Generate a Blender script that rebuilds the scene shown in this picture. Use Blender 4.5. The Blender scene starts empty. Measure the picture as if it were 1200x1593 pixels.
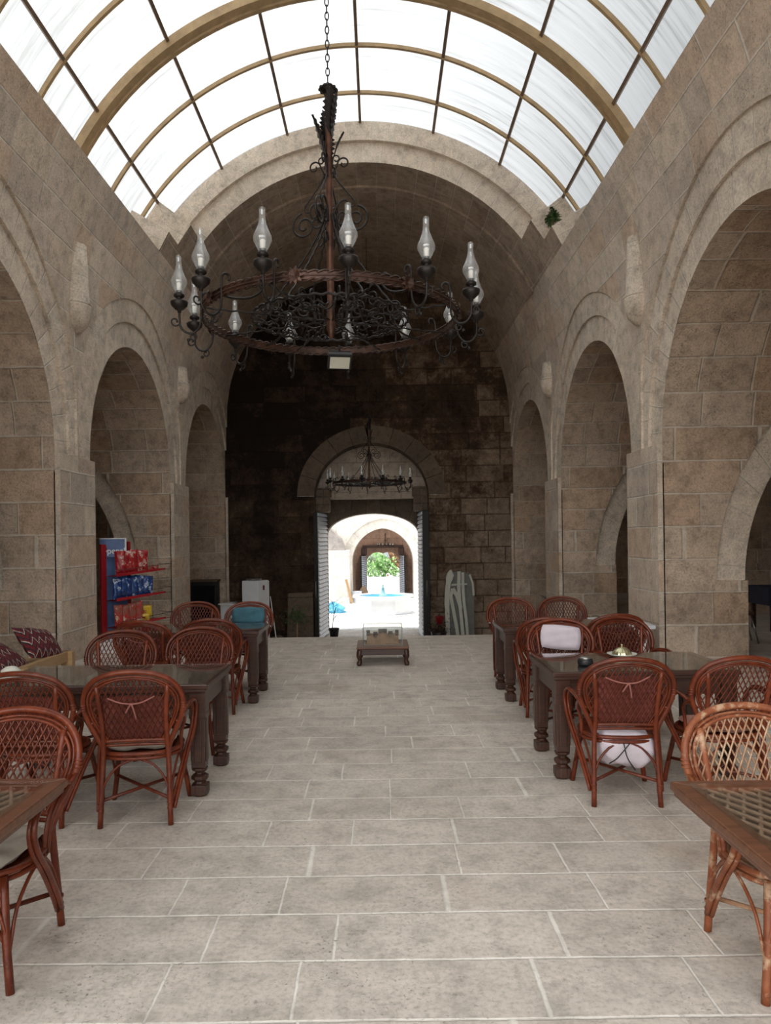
import bpy, math, random
from math import sin, cos, pi, radians as R, sqrt, atan2
from mathutils import Vector, Matrix

random.seed(7)
S = bpy.context.scene
COL = S.collection

# ---------------------------------------------------------------- camera
CX, CY, F, CH, ROLL = 590.0, 837.0, 1150.0, 1.70, 0.8
cd = bpy.data.cameras.new('camera'); cam = bpy.data.objects.new('camera', cd); COL.objects.link(cam)
cam.location = (0, 0, CH)
cam.rotation_euler = (R(90), R(ROLL), 0)
cd.sensor_fit = 'VERTICAL'; cd.sensor_height = 36; cd.lens = F * 36 / 1593
cd.shift_x = (600 - CX) / 1593; cd.shift_y = (CY - 796.5) / 1593
cd.clip_end = 300; cd.clip_start = 0.05
S.camera = cam

# ---------------------------------------------------------------- world, sun, exposure
W = bpy.data.worlds.new('sky'); S.world = W; W.use_nodes = True
bg = W.node_tree.nodes['Background']
# hazy bright sky, glow added low behind camera-left to brighten the right-hand bays
wt = W.node_tree
_tc = wt.nodes.new('ShaderNodeTexCoord')
_dot = wt.nodes.new('ShaderNodeVectorMath'); _dot.operation = 'DOT_PRODUCT'
_dot.inputs[1].default_value = Vector((-.52, -.85, .16)).normalized()
wt.links.new(_tc.outputs['Generated'], _dot.inputs[0])
_mr = wt.nodes.new('ShaderNodeMapRange'); _mr.interpolation_type = 'SMOOTHSTEP'
_mr.inputs[1].default_value = .25; _mr.inputs[2].default_value = 1.0; _mr.inputs[3].default_value = 2.0; _mr.inputs[4].default_value = 8.5
wt.links.new(_dot.outputs['Value'], _mr.inputs[0]); # the ground side of the world is dimmer than the sky
_sz = wt.nodes.new('ShaderNodeSeparateXYZ'); wt.links.new(_tc.outputs['Generated'], _sz.inputs[0])
_gz = wt.nodes.new('ShaderNodeMapRange'); _gz.inputs[1].default_value = -.06; _gz.inputs[2].default_value = .0; _gz.inputs[3].default_value = .25; _gz.inputs[4].default_value = 1.0
wt.links.new(_sz.outputs[2], _gz.inputs[0])
_mm = wt.nodes.new('ShaderNodeMath'); _mm.operation = 'MULTIPLY'; wt.links.new(_mr.outputs[0], _mm.inputs[0]); wt.links.new(_gz.outputs[0], _mm.inputs[1])
wt.links.new(_mm.outputs[0], bg.inputs[1])
_mc = wt.nodes.new('ShaderNodeMapRange'); _mc.data_type = 'FLOAT_VECTOR'
_mc.inputs['From Min'].default_value = (.15,) * 3 if hasattr(_mc.inputs['From Min'].default_value, '__len__') else .15
_mx = wt.nodes.new('ShaderNodeMix'); _mx.data_type = 'RGBA'
_mx.inputs[6].default_value = (.84, .92, 1.0, 1); _mx.inputs[7].default_value = (1.0, .985, .955, 1)
_m2 = wt.nodes.new('ShaderNodeMapRange'); _m2.inputs[1].default_value = .15; _m2.inputs[2].default_value = 1.0
wt.links.new(_dot.outputs['Value'], _m2.inputs[0]); wt.links.new(_m2.outputs[0], _mx.inputs[0]); wt.links.new(_mx.outputs[2], bg.inputs[0])
wt.nodes.remove(_mc)
sd = bpy.data.lights.new('sun', 'SUN'); sun = bpy.data.objects.new('sun', sd); COL.objects.link(sun)
sd.energy = 10.0; sd.angle = R(2.0); sd.color = (1.0, 0.96, 0.91)
sun.rotation_euler = (R(9), R(-8), 0)
S.view_settings.view_transform = 'Standard'
S.view_settings.look = 'None'
S.view_settings.gamma = 1
S.view_settings.use_curve_mapping = False
S.view_settings.exposure = -0.92
cy = S.cycles
cy.use_denoising = True
cy.max_bounces = 10; cy.diffuse_bounces = 6; cy.glossy_bounces = 4
cy.transmission_bounces = 8; cy.transparent_max_bounces = 24
cy.caustics_reflective = False; cy.caustics_refractive = False
cy.sample_clamp_indirect = 8

# ---------------------------------------------------------------- helpers
def tag(o, label=None, cat=None, group=None, kind=None):
    if label: o['label'] = label
    if cat: o['category'] = cat
    if group: o['group'] = group
    if kind: o['kind'] = kind
    return o

def empty(name, loc=(0, 0, 0), rz=0, label=None, cat=None, group=None):
    o = bpy.data.objects.new(name, None); COL.objects.link(o)
    o.location = loc; o.rotation_euler = (0, 0, rz); o.empty_display_size = .1
    return tag(o, label, cat, group)

class MB:
    """collects shapes and links them as one mesh object"""
    def __init__(s): s.v = []; s.f = []; s.uv = []; s.m = []; s.sm = []
    def add(s, verts, faces, uvs=None, mi=0, smooth=False):
        b = len(s.v); s.v += [tuple(p) for p in verts]
        for i, f in enumerate(faces):
            s.f.append([b + k for k in f]); s.m.append(mi); s.sm.append(smooth)
            if uvs: s.uv.append(uvs[i])
            else:
                P = [Vector(verts[k]) for k in f]
                n = (P[1] - P[0]).cross(P[2] - P[0])
                ax = max(range(3), key=lambda a: abs(n[a]))
                s.uv.append([(p.y, p.z) if ax == 0 else (p.x, p.z) if ax == 1 else (p.x, p.y) for p in P])
    def box(s, c, d, rz=0, mi=0, M=None):
        x, y, z = [k / 2 for k in d]
        vs = [Vector((i * x, j * y, k * z)) for k in (-1, 1) for j in (-1, 1) for i in (-1, 1)]
        M = (Matrix.Translation(c) @ Matrix.Rotation(rz, 4, 'Z')) if M is None else Matrix.Translation(c) @ M
        vs = [M @ p for p in vs]
        s.add(vs, [(0, 2, 3, 1), (4, 5, 7, 6), (0, 1, 5, 4), (2, 6, 7, 3), (0, 4, 6, 2), (1, 3, 7, 5)], mi=mi)
    def tube(s, pts, r, n=8, closed=False, mi=0, cap=True):
        P = [Vector(p) for p in pts]; N = len(P)
        rs = r if isinstance(r, (list, tuple)) else [r] * N
        T = []
        for i in range(N):
            a = P[(i - 1) % N] if (closed or i > 0) else P[0]
            b = P[(i + 1) % N] if (closed or i < N - 1) else P[-1]
            t = b - a
            T.append(t.normalized() if t.length > 1e-9 else Vector((0, 0, 1)))
        u = T[0].orthogonal().normalized(); rings = []
        for i in range(N):
            if i:
                ax = T[i - 1].cross(T[i])
                if ax.length > 1e-7:
                    u = Matrix.Rotation(T[i - 1].angle(T[i]), 3, ax.normalized()) @ u
            w = T[i].cross(u).normalized()
            rings.append([P[i] + (u * cos(2 * pi * k / n) + w * sin(2 * pi * k / n)) * rs[i] for k in range(n)])
        vs = [p for rg in rings for p in rg]; fs = []; uvs = []
        L = 0
        for i in range(N if closed else N - 1):
            j = (i + 1) % N; l2 = L + (P[j] - P[i]).length
            for k in range(n):
                k2 = (k + 1) % n
                fs.append((i * n + k, j * n + k, j * n + k2, i * n + k2))
                a0, a1 = k / n * .1, (k + 1) / n * .1
                uvs.append([(L, a0), (l2, a0), (l2, a1), (L, a1)])
            L = l2
        if not closed and cap:
            fs.append(tuple(range(n))); uvs.append([(0, 0)] * n)
            fs.append(tuple((N - 1) * n + k for k in range(n - 1, -1, -1))); uvs.append([(0, 0)] * n)
        s.add(vs, fs, uvs, mi, True)
    def lathe(s, prof, c=(0, 0, 0), n=20, mi=0, smooth=True, a0=0, a1=2 * pi, M=None, ph=0):
        full = abs(a1 - a0 - 2 * pi) < 1e-6
        m = n if full else n + 1
        vs = []
        for (r, z) in prof:
            for k in range(m):
                a = a0 + (a1 - a0) * k / n + ph
                p = Vector((r * cos(a), r * sin(a), z))
                if M is not None: p = M @ p
                vs.append(Vector(c) + p)
        fs = []; uvs = []
        for i in range(len(prof) - 1):
            for k in range(n):
                k2 = (k + 1) % m if full else k + 1
                fs.append((i * m + k, i * m + k2, (i + 1) * m + k2, (i + 1) * m + k))
                uvs.append([(k / n, prof[i][1]), ((k + 1) / n, prof[i][1]), ((k + 1) / n, prof[i + 1][1]), (k / n, prof[i + 1][1])])
        s.add(vs, fs, uvs, mi, smooth)
    def prism(s, poly, f0, f1, mi=0, smooth=False):
        """poly 2-D points; f0/f1 map (a,b) to 3-D"""
        n = len(poly)
        vs = [f0(*p) for p in poly] + [f1(*p) for p in poly]
        s.add(vs, [tuple(range(n - 1, -1, -1)), tuple(range(n, 2 * n))] + [(i, (i + 1) % n, n + (i + 1) % n, n + i) for i in range(n)], None, mi, smooth)
    def build(s, name, mats, parent=None, loc=None, bevel=0, subsurf=0, kind=None):
        me = bpy.data.meshes.new(name)
        me.from_pydata(s.v, [], s.f)
        ul = me.uv_layers.new(name='UVMap')
        data = []
        for uv in s.uv:
            for a in uv: data += [a[0], a[1]]
        ul.data.foreach_set('uv', data)
        me.polygons.foreach_set('material_index', s.m)
        me.polygons.foreach_set('use_smooth', s.sm)
        for m in (mats if isinstance(mats, (list, tuple)) else [mats]): me.materials.append(m)
        me.update()
        o = bpy.data.objects.new(name, me); COL.objects.link(o)
        if parent: o.parent = parent
        if loc: o.location = loc
        if bevel:
            b = o.modifiers.new('bevel', 'BEVEL'); b.width = bevel; b.segments = 2; b.limit_method = 'ANGLE'; b.angle_limit = R(40)
        if subsurf:
            b = o.modifiers.new('sub', 'SUBSURF'); b.levels = subsurf; b.render_levels = subsurf
        if kind: o['kind'] = kind
        return o

def copy_tree(o, parent=None):
    c = o.copy(); COL.objects.link(c)
    if parent is not None: c.parent = parent
    for ch in list(KIDS.get(o.name, [])) or [k for k in o.children]:
        copy_tree(ch, c)
    return c
KIDS = {}

def smooth_path(pts, k=5, closed=False):
    """Catmull-Rom through the points"""
    P = [Vector(p) for p in pts]; n = len(P); out = []
    for i in range(n if closed else n - 1):
        p0 = P[(i - 1) % n] if closed or i else P[0] * 2 - P[1]
        p1 = P[i]; p2 = P[(i + 1) % n]
        p3 = P[(i + 2) % n] if closed or i < n - 2 else P[-1] * 2 - P[-2]
        for j in range(k):
            t = j / k
            out.append(.5 * ((2 * p1) + (p2 - p0) * t + (2 * p0 - 5 * p1 + 4 * p2 - p3) * t * t + (3 * p1 - p0 - 3 * p2 + p3) * t ** 3))
    if not closed: out.append(P[-1])
    return out

def unproj(px, py, Y):
    """photo pixel and distance to a point of the place"""
    a = R(ROLL); dx, dy = px - CX, py - CY
    u = dx * cos(a) - dy * sin(a); v = dx * sin(a) + dy * cos(a)
    return Vector((u * Y / F, Y, CH - v * Y / F))

# ---------------------------------------------------------------- materials
class NT:
    def __init__(s, name):
        s.mat = bpy.data.materials.new(name); s.mat.use_nodes = True
        s.t = s.mat.node_tree; s.b = s.t.nodes['Principled BSDF']; s.out = s.t.nodes['Material Output']
    def n(s, typ, ins=None, **props):
        nd = s.t.nodes.new(typ)
        for k, v in props.items(): setattr(nd, k, v)
        for k, v in (ins or {}).items(): s.set(nd.inputs[k], v)
        return nd
    def set(s, inp, v):
        if isinstance(v, bpy.types.NodeSocket): s.t.links.new(v, inp)
        else: inp.default_value = v
    def m(s, op, a, b=None, c=None):
        nd = s.t.nodes.new('ShaderNodeMath'); nd.operation = op
        s.set(nd.inputs[0], a)
        if b is not None: s.set(nd.inputs[1], b)
        if c is not None: s.set(nd.inputs[2], c)
        return nd.outputs[0]
    def ramp(s, fac, stops, interp='LINEAR'):
        nd = s.t.nodes.new('ShaderNodeValToRGB'); nd.color_ramp.interpolation = interp
        el = nd.color_ramp.elements
        while len(el) < len(stops): el.new(.5)
        for e, (p, c) in zip(el, stops):
            e.position = p; e.color = (c[0], c[1], c[2], 1) if not isinstance(c, (int, float)) else (c, c, c, 1)
        s.set(nd.inputs[0], fac); return nd.outputs[0]
    def mix(s, fac, a, b, mode='MIX'):
        nd = s.t.nodes.new('ShaderNodeMix'); nd.data_type = 'RGBA'; nd.blend_type = mode
        s.set(nd.inputs[0], fac)
        for i, v in ((6, a), (7, b)):
            if not isinstance(v, bpy.types.NodeSocket) and len(v) == 3: v = (*v, 1)
            s.set(nd.inputs[i], v)
        return nd.outputs[2]
    def noise(s, scale, detail=4, rough=.55, vec=None, dist=0, out=0):
        nd = s.n('ShaderNodeTexNoise', {'Scale': scale, 'Detail': detail, 'Roughness': rough, 'Distortion': dist})
        if vec is not None: s.set(nd.inputs['Vector'], vec)
        return nd.outputs[out]
    def rng(s, v, a, b, c=0., d=1.):
        nd = s.n('ShaderNodeMapRange', {0: v, 1: a, 2: b, 3: c, 4: d}); return nd.outputs[0]
    def bump(s, h, dist=.01, strength=1.):
        nd = s.n('ShaderNodeBump', {'Height': h, 'Distance': dist, 'Strength': strength}); s.t.links.new(nd.outputs[0], s.b.inputs['Normal'])

def simple(name, col, rough=.5, metal=0, var=.15, scale=20, bump=0, spec=.5, coord='Object', coat=0):
    N = NT(name)
    tc = N.n('ShaderNodeTexCoord').outputs[coord]
    f = N.noise(scale, 5, .6, tc)
    c = N.mix(N.rng(f, .3, .7), [k * (1 - var) for k in col], [min(1, k * (1 + var)) for k in col])
    N.set(N.b.inputs['Base Color'], c)
    N.b.inputs['Roughness'].default_value = rough; N.b.inputs['Metallic'].default_value = metal
    N.b.inputs['Specular IOR Level'].default_value = spec
    if coat: N.b.inputs['Coat Weight'].default_value = coat; N.b.inputs['Coat Roughness'].default_value = .15
    if bump: N.bump(f, bump)
    return N.mat

def masonry(name, bh, bw, pal, mortar, mw=.012, rough=.9, bump=.012, soot=None, pits=.5, blend=.5, ledge=.5, spec=.25, warp=.02, tint=None, stain=None, wobble=.18, mot=.85):
    N = NT(name)
    tc = N.n('ShaderNodeTexCoord'); uv = tc.outputs['UV']; ob = tc.outputs['Object']
    wn = N.noise(1.7, 3, .5, ob, out=1)
    off = N.n('ShaderNodeVectorMath', {0: wn, 1: (.5, .5, .5)}, operation='SUBTRACT').outputs[0]
    off = N.n('ShaderNodeVectorMath', {0: off, 1: (warp, warp, 0)}, operation='MULTIPLY').outputs[0]
    wn2 = N.noise(16, 2, .5, ob, out=1)
    off2 = N.n('ShaderNodeVectorMath', {0: wn2, 1: (.5, .5, .5)}, operation='SUBTRACT').outputs[0]
    off2 = N.n('ShaderNodeVectorMath', {0: off2, 1: (warp * .5, warp * .5, 0)}, operation='MULTIPLY').outputs[0]
    v0 = N.n('ShaderNodeVectorMath', {0: uv, 1: off}).outputs[0]
    v1 = N.n('ShaderNodeVectorMath', {0: v0, 1: off2}).outputs[0]
    sp = N.n('ShaderNodeSeparateXYZ', {0: v1})
    vr = N.m('DIVIDE', sp.outputs[1], bh)
    row = N.m('FLOOR', vr)
    rr = N.n('ShaderNodeTexWhiteNoise', {'W': row}, noise_dimensions='1D').outputs[0]
    ww = N.m('MULTIPLY_ADD', rr, .45 * bw, .8 * bw)
    u1 = N.m('MULTIPLY_ADD', rr, 17., N.m('DIVIDE', sp.outputs[0], ww))
    u2 = N.m('MULTIPLY_ADD', N.m('SINE', N.m('MULTIPLY_ADD', row, 4., N.m('MULTIPLY', u1, 2.3))), wobble, u1)
    colm = N.m('FLOOR', u2)
    fu = N.m('FRACT', u2); fv = N.m('FRACT', vr)
    du = N.m('MULTIPLY', N.m('MINIMUM', fu, N.m('SUBTRACT', 1., fu)), bw)
    dv = N.m('MULTIPLY', N.m('MINIMUM', fv, N.m('SUBTRACT', 1., fv)), bh)
    d = N.m('MINIMUM', du, dv)
    mo = N.rng(d, mw * .35, mw, 1., 0.)
    cv = N.n('ShaderNodeCombineXYZ', {0: colm, 1: row}).outputs[0]
    wn_ = N.n('ShaderNodeTexWhiteNoise', {'Vector': cv}, noise_dimensions='3D')
    st = [(i / (len(pal) - 1), c) for i, c in enumerate(pal)]
    base = N.ramp(wn_.outputs[0], st)
    big = N.noise(.9, 5, .6, ob); med = N.noise(5.5, 8, .68, ob); fine = N.noise(38, 6, .7, ob)
    avg = [sum(c[k] for c in pal) / len(pal) for k in range(3)]
    base = N.mix(blend, base, avg)
    base = N.mix(1., base, N.ramp(med, [(.28, 1 - .5 * mot), (.5, 1.), (.74, 1 + .24 * mot)]), 'MULTIPLY')
    base = N.mix(1., base, N.ramp(big, [(.25, .78), (.5, 1.), (.75, 1.12)]), 'MULTIPLY')
    base = N.mix(1., base, N.ramp(fine, [(.3, 1 - .45 * mot), (.5, 1.), (.72, 1 + .2 * mot)]), 'MULTIPLY')
    # worn, pitted patches
    pm = N.m('MULTIPLY', N.rng(N.noise(60, 4, .7, ob), .60, .68), N.rng(N.noise(2.3, 3, .5, ob), .45, .62))
    base = N.mix(N.m('MULTIPLY', pm, pits), base, (.03, .022, .016))
    mcol = N.mix(1., mortar, N.ramp(med, [(.25, .75), (.5, 1.), (.8, 1.15)]), 'MULTIPLY')
    mo2 = N.m('MULTIPLY', mo, N.rng(N.noise(3.1, 4, .6, ob), .3, .55, .25, 1.))
    base = N.mix(mo2, base, mcol)
    if tint: base = tint(N, base, ob)
    if soot: base = soot(N, base, ob, wn_.outputs[0])
    if stain: base = stain(N, base, ob)
    N.set(N.b.inputs['Base Color'], base)
    N.b.inputs['Roughness'].default_value = rough; N.b.inputs['Specular IOR Level'].default_value = spec
    h = N.m('ADD', N.m('MULTIPLY', mo, -ledge), N.m('ADD', N.m('MULTIPLY', med, .9), N.m('MULTIPLY', fine, .45)))
    h = N.m('ADD', h, N.m('MULTIPLY', pm, -.8))
    h = N.m('ADD', h, N.m('MULTIPLY', wn_.outputs[0], .25))
    N.bump(h, bump)
    return N.mat

STONE = [(.68, .55, .42), (.57, .48, .39), (.72, .62, .50), (.62, .45, .32), (.52, .44, .37), (.69, .58, .48)]
MORT = (.73, .66, .57)
def imp_tint(N, base, ob):
    return base
M = {}
M['stone'] = masonry('dressed limestone', .45, .72, STONE, MORT, mw=.015, blend=.3, bump=.022, mot=.7)
M['vous'] = masonry('limestone voussoirs', .40, 30., [(.71, .61, .50), (.65, .54, .43), (.74, .65, .54)], MORT, mw=.014, pits=.2, bump=.018, wobble=0)
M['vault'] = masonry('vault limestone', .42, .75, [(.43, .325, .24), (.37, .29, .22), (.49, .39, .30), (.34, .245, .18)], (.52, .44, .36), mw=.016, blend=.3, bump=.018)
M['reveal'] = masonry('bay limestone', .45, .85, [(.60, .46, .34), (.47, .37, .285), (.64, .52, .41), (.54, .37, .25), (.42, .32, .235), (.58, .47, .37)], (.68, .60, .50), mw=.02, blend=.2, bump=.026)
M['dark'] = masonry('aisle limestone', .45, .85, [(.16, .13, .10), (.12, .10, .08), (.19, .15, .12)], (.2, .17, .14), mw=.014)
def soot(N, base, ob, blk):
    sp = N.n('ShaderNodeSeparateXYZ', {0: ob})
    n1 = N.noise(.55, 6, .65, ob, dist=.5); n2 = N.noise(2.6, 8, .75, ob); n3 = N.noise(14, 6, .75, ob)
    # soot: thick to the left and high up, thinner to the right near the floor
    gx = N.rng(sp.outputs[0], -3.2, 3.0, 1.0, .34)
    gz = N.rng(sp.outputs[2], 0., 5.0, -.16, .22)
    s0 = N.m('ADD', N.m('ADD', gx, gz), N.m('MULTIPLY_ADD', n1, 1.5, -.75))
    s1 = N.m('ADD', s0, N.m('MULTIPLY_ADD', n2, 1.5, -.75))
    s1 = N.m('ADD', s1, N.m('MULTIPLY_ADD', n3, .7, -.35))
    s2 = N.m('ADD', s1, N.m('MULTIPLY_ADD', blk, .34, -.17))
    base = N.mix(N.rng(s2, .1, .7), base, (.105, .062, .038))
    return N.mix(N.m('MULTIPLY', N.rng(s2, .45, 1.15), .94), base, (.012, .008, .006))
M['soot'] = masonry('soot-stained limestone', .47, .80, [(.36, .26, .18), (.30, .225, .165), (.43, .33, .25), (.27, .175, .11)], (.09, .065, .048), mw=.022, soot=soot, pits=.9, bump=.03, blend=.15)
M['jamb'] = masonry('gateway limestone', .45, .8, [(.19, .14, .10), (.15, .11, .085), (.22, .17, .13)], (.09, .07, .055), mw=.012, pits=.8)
M['lunette'] = masonry('lunette limestone', .44, 1.2, [(.58, .49, .40), (.52, .44, .36)], (.2, .17, .13), mw=.01)
M['court'] = masonry('courtyard limestone', .45, .8, [(.84, .80, .74), (.80, .74, .67), (.88, .85, .80)], (.6, .54, .46), mw=.012, mot=.4)
M['farstone'] = masonry('far gateway limestone', .42, .75, [(.30, .19, .14), (.26, .165, .12), (.34, .22, .165)], (.17, .11, .08), mw=.012)

# floor slabs
def floor_mat():
    def tint(N, base, ob):
        st = N.rng(N.noise(.8, 4, .6, ob), .56, .70)
        base = N.mix(N.m('MULTIPLY', st, .38), base, (.30, .215, .15))
        sp = N.m('MULTIPLY', N.rng(N.noise(30, 5, .78, ob), .56, .66), N.rng(N.noise(3, 3, .6, ob), .38, .62))
        return N.mix(N.m('MULTIPLY', sp, .5), base, (.13, .10, .08))
    m = masonry('limestone paving', .372, .66, [(.62, .56, .49), (.56, .505, .44), (.66, .60, .53), (.60, .53, .455)], (.84, .80, .73), mw=.0095,
                rough=.5, bump=.0035, pits=.35, blend=.45, ledge=.6, spec=.5, warp=.016, tint=tint, mot=.7)
    N = m.node_tree; b = N.nodes['Principled BSDF']
    n = N.nodes.new('ShaderNodeTexNoise'); n.inputs['Scale'].default_value = 7; n.inputs['Detail'].default_value = 6
    r = N.nodes.new('ShaderNodeMapRange'); r.inputs[1].default_value = .3; r.inputs[2].default_value = .7; r.inputs[3].default_value = .34; r.inputs[4].default_value = .60
    N.links.new(n.outputs[0], r.inputs[0]); N.links.new(r.outputs[0], b.inputs['Roughness'])
    return m
M['floor'] = floor_mat()
M['pave'] = masonry('courtyard paving', .4, .7, [(.86, .85, .82), (.83, .81, .78), (.88, .87, .84)], (.6, .57, .52), mw=.01)

# polycarbonate roof
def roof_mat():
    N = NT('milky roof sheet')
    N.t.nodes.remove(N.b)
    tc = N.n('ShaderNodeTexCoord').outputs['UV']
    sp = N.n('ShaderNodeSeparateXYZ', {0: tc})
    v = N.n('ShaderNodeCombineXYZ', {0: N.m('MULTIPLY', sp.outputs[0], 7.5), 1: N.m('MULTIPLY', sp.outputs[1], .45)}).outputs[0]
    n1 = N.noise(1.0, 6, .68, v, dist=.4)
    v2 = N.n('ShaderNodeCombineXYZ', {0: N.m('MULTIPLY', sp.outputs[0], 22), 1: N.m('MULTIPLY', sp.outputs[1], .9)}).outputs[0]
    n2 = N.noise(1.0, 3, .5, v2)
    n3 = N.noise(.55, 3, .5, tc)
    c = N.ramp(n1, [(.30, (.30, .305, .30)), (.46, (.445, .455, .46)), (.62, (.49, .50, .508))])
    d = N.m('MULTIPLY', N.rng(n2, .64, .72), N.rng(n3, .52, .64))
    c = N.mix(N.m('MULTIPLY', d, .55), c, (.33, .32, .28))
    tr = N.n('ShaderNodeBsdfTranslucent', {'Color': c})
    df = N.n('ShaderNodeBsdfDiffuse', {'Color': c})
    tp = N.n('ShaderNodeBsdfTransparent', {'Color': c})
    m1 = N.n('ShaderNodeMixShader', {0: .22, 1: tr.outputs[0], 2: df.outputs[0]})
    N.t.links.new(m1.outputs[0], N.out.inputs[0])
    return N.mat
M['roof'] = roof_mat()
M['rib'] = simple('ochre painted steel', (.42, .29, .15), .5, .0, .2, 6)
M['ribdark'] = simple('brown painted steel', (.16, .105, .065), .5, .0, .2, 6)

# rattan, wood
def rattan(name, a, b, wear, wcol, rough=.30):
    N = NT(name); tc = N.n('ShaderNodeTexCoord').outputs['Object']
    oi = N.n('ShaderNodeObjectInfo').outputs['Random']
    f = N.noise(14, 5, .6, tc)
    c = N.mix(N.rng(f, .3, .7), a, b)
    c = N.mix(1., c, N.ramp(oi, [(0, .85), (1, 1.15)]), 'MULTIPLY')
    w = N.rng(N.noise(9, 6, .75, tc), wear, wear + .1)
    c = N.mix(w, c, wcol)
    N.set(N.b.inputs['Base Color'], c); N.b.inputs['Roughness'].default_value = rough
    N.b.inputs['Coat Weight'].default_value = .0; N.b.inputs['Specular IOR Level'].default_value = .32
    N.bump(N.noise(60, 3, .6, tc), .002)
    return N.mat
M['rattan'] = rattan('red-brown varnished rattan', (.075, .013, .005), (.165, .033, .011), .66, (.33, .16, .09))
M['rattan_worn'] = rattan('weathered rattan', (.17, .045, .018), (.28, .09, .035), .52, (.42, .27, .17), .45)
M['rattan_rod'] = rattan('thin rattan rods', (.070, .013, .006), (.14, .030, .012), .64, (.34, .18, .11), .35)
M['rattan_rod_worn'] = rattan('thin weathered rattan rods', (.26, .13, .07), (.42, .25, .15), .52, (.50, .36, .24), .5)
def wood(name, a, b, rough=.35, sc=(3, 30, 30), coat=.2):
    N = NT(name); tc = N.n('ShaderNodeTexCoord').outputs['Object']
    mp = N.n('ShaderNodeMapping', {'Vector': tc, 'Scale': sc}).outputs[0]
    f = N.noise(1, 6, .65, mp, dist=1.2)
    c = N.mix(N.rng(f, .3, .7), a, b)
    w = N.rng(N.noise(12, 5, .8, tc), .68, .74)
    c = N.mix(N.m('MULTIPLY', w, .5), c, [min(1, k * 2.2 + .05) for k in b])
    N.set(N.b.inputs['Base Color'], c); N.b.inputs['Roughness'].default_value = rough
    N.b.inputs['Coat Weight'].default_value = coat; N.b.inputs['Coat Roughness'].default_value = .2
    N.bump(f, .001); return N.mat
M['wood'] = wood('dark stained wood', (.026, .009, .005), (.065, .023, .012), .4, coat=.05)
M['wood_top'] = wood('brown stained wood', (.085, .030, .013), (.17, .066, .030), .4, coat=.05)
M['pine'] = wood('light pine', (.36, .22, .10), (.48, .31, .16), .55, coat=0)
M['cane'] = simple('brown woven cane under glass', (.30, .19, .125), .55, 0, .25, 40)
M['cane_dark'] = simple('grey brown cane matting', (.085, .068, .055), .7, 0, .25, 60)
def thin_glass(name, tint=(.96, .98, .97), gloss=.9, haze=0., hcol=(.8, .85, .85), rough=.01, fmin=.0):
    N = NT(name); N.t.nodes.remove(N.b)
    tp = N.n('ShaderNodeBsdfTransparent', {'Color': (*tint, 1)})
    gl = N.n('ShaderNodeBsdfGlossy', {'Color': (gloss, gloss, gloss, 1), 'Roughness': rough})
    lw = N.n('ShaderNodeLayerWeight', {'Blend': .5}).outputs['Facing']
    fr = N.m('MULTIPLY_ADD', N.m('POWER', lw, 4.), .8, .04 + fmin)
    m = N.n('ShaderNodeMixShader', {0: fr, 1: tp.outputs[0], 2: gl.outputs[0]})
    if haze:
        df = N.n('ShaderNodeBsdfDiffuse', {'Color': (*hcol, 1)})
        m = N.n('ShaderNodeMixShader', {0: haze, 1: m.outputs[0], 2: df.outputs[0]})
    N.t.links.new(m.outputs[0], N.out.inputs[0]); return N.mat
M['glass'] = thin_glass('table glass', (.95, .96, .95), .9, 0, rough=.03)
M['chimney'] = thin_glass('lamp glass', (.9, .92, .92), .95, .12, (.85, .88, .9), .05, .08)
M['iron'] = simple('black wrought iron', (.022, .018, .016), .42, .6, .3, 30, .0006)
M['iron_brown'] = simple('copper brown iron', (.10, .045, .028), .45, .5, .55, 12)
M['iron_ring'] = simple('dark reddish iron', (.055, .026, .017), .4, .5, .6, 9)
M['silver'] = simple('worn grey metal', (.35, .34, .32), .3, .9, .2, 20)
M['white'] = simple('white enamel', (.72, .74, .76), .4, 0, .05, 5)
M['milk'] = simple('milky bulb', (.75, .73, .68), .4, 0, .05, 5)
M['marble'] = simple('white marble', (.80, .82, .84), .35, 0, .07, 3)
M['beige'] = simple('beige cushion cotton', (.42, .37, .31), .9, 0, .1, 30, .002)
M['lilac'] = simple('pale lilac cushion cotton', (.56, .50, .55), .9, 0, .08, 12, .004)
M['maroon'] = simple('maroon cushion cloth', (.125, .028, .022), .85, 0, .25, 30, .002)
M['pinkbrown'] = simple('dusty pink cushion cloth', (.42, .215, .165), .85, 0, .12, 20, .003)
M['tie'] = simple('pink cotton tie', (.27, .10, .08), .85, 0, .1, 20)
M['teal'] = simple('teal cushion velvet', (.035, .115, .155), .8, 0, .3, 9, .004)
M['black'] = simple('matt black', (.012, .012, .013), .5, 0, .2, 10)
M['red'] = simple('red painted metal', (.33, .012, .018), .4, 0, .1, 10)
M['doorblack'] = simple('blackened iron door', (.014, .013, .013), .5, .3, .3, 8)
M['doorplate'] = simple('light grey iron door plates', (.50, .54, .62), .45, .1, .15, 5)
M['leaf'] = simple('green leaves', (.05, .11, .03), .6, 0, .4, 30)
M['farleaf'] = simple('sunlit green leaves', (.30, .50, .20), .7, 0, .5, 3)  # overexposed sunlight is put into this pale leaf colour
M['dirt'] = simple('brown earth', (.12, .08, .05), .9, 0, .3, 30)
M['brass'] = simple('pale brass', (.62, .60, .38), .28, .9, .1, 10)
M['blue'] = simple('pool blue tiles', (.02, .33, .62), .2, 0, .15, 6)
M['bluecloth'] = simple('dark navy cloth', (.022, .024, .045), .8, 0, .2, 10)
M['screen'] = simple('dark screen', (.006, .008, .012), .15, 0, .1, 10)
M['graypl'] = simple('grey board', (.20, .20, .18), .7, 0, .15, 5)
M['cream'] = simple('cream plastic', (.58, .58, .50), .5, 0, .08, 5)
M['signblue'] = simple('faded blue sign panel', (.10, .16, .32), .5, 0, .25, 6)
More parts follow.
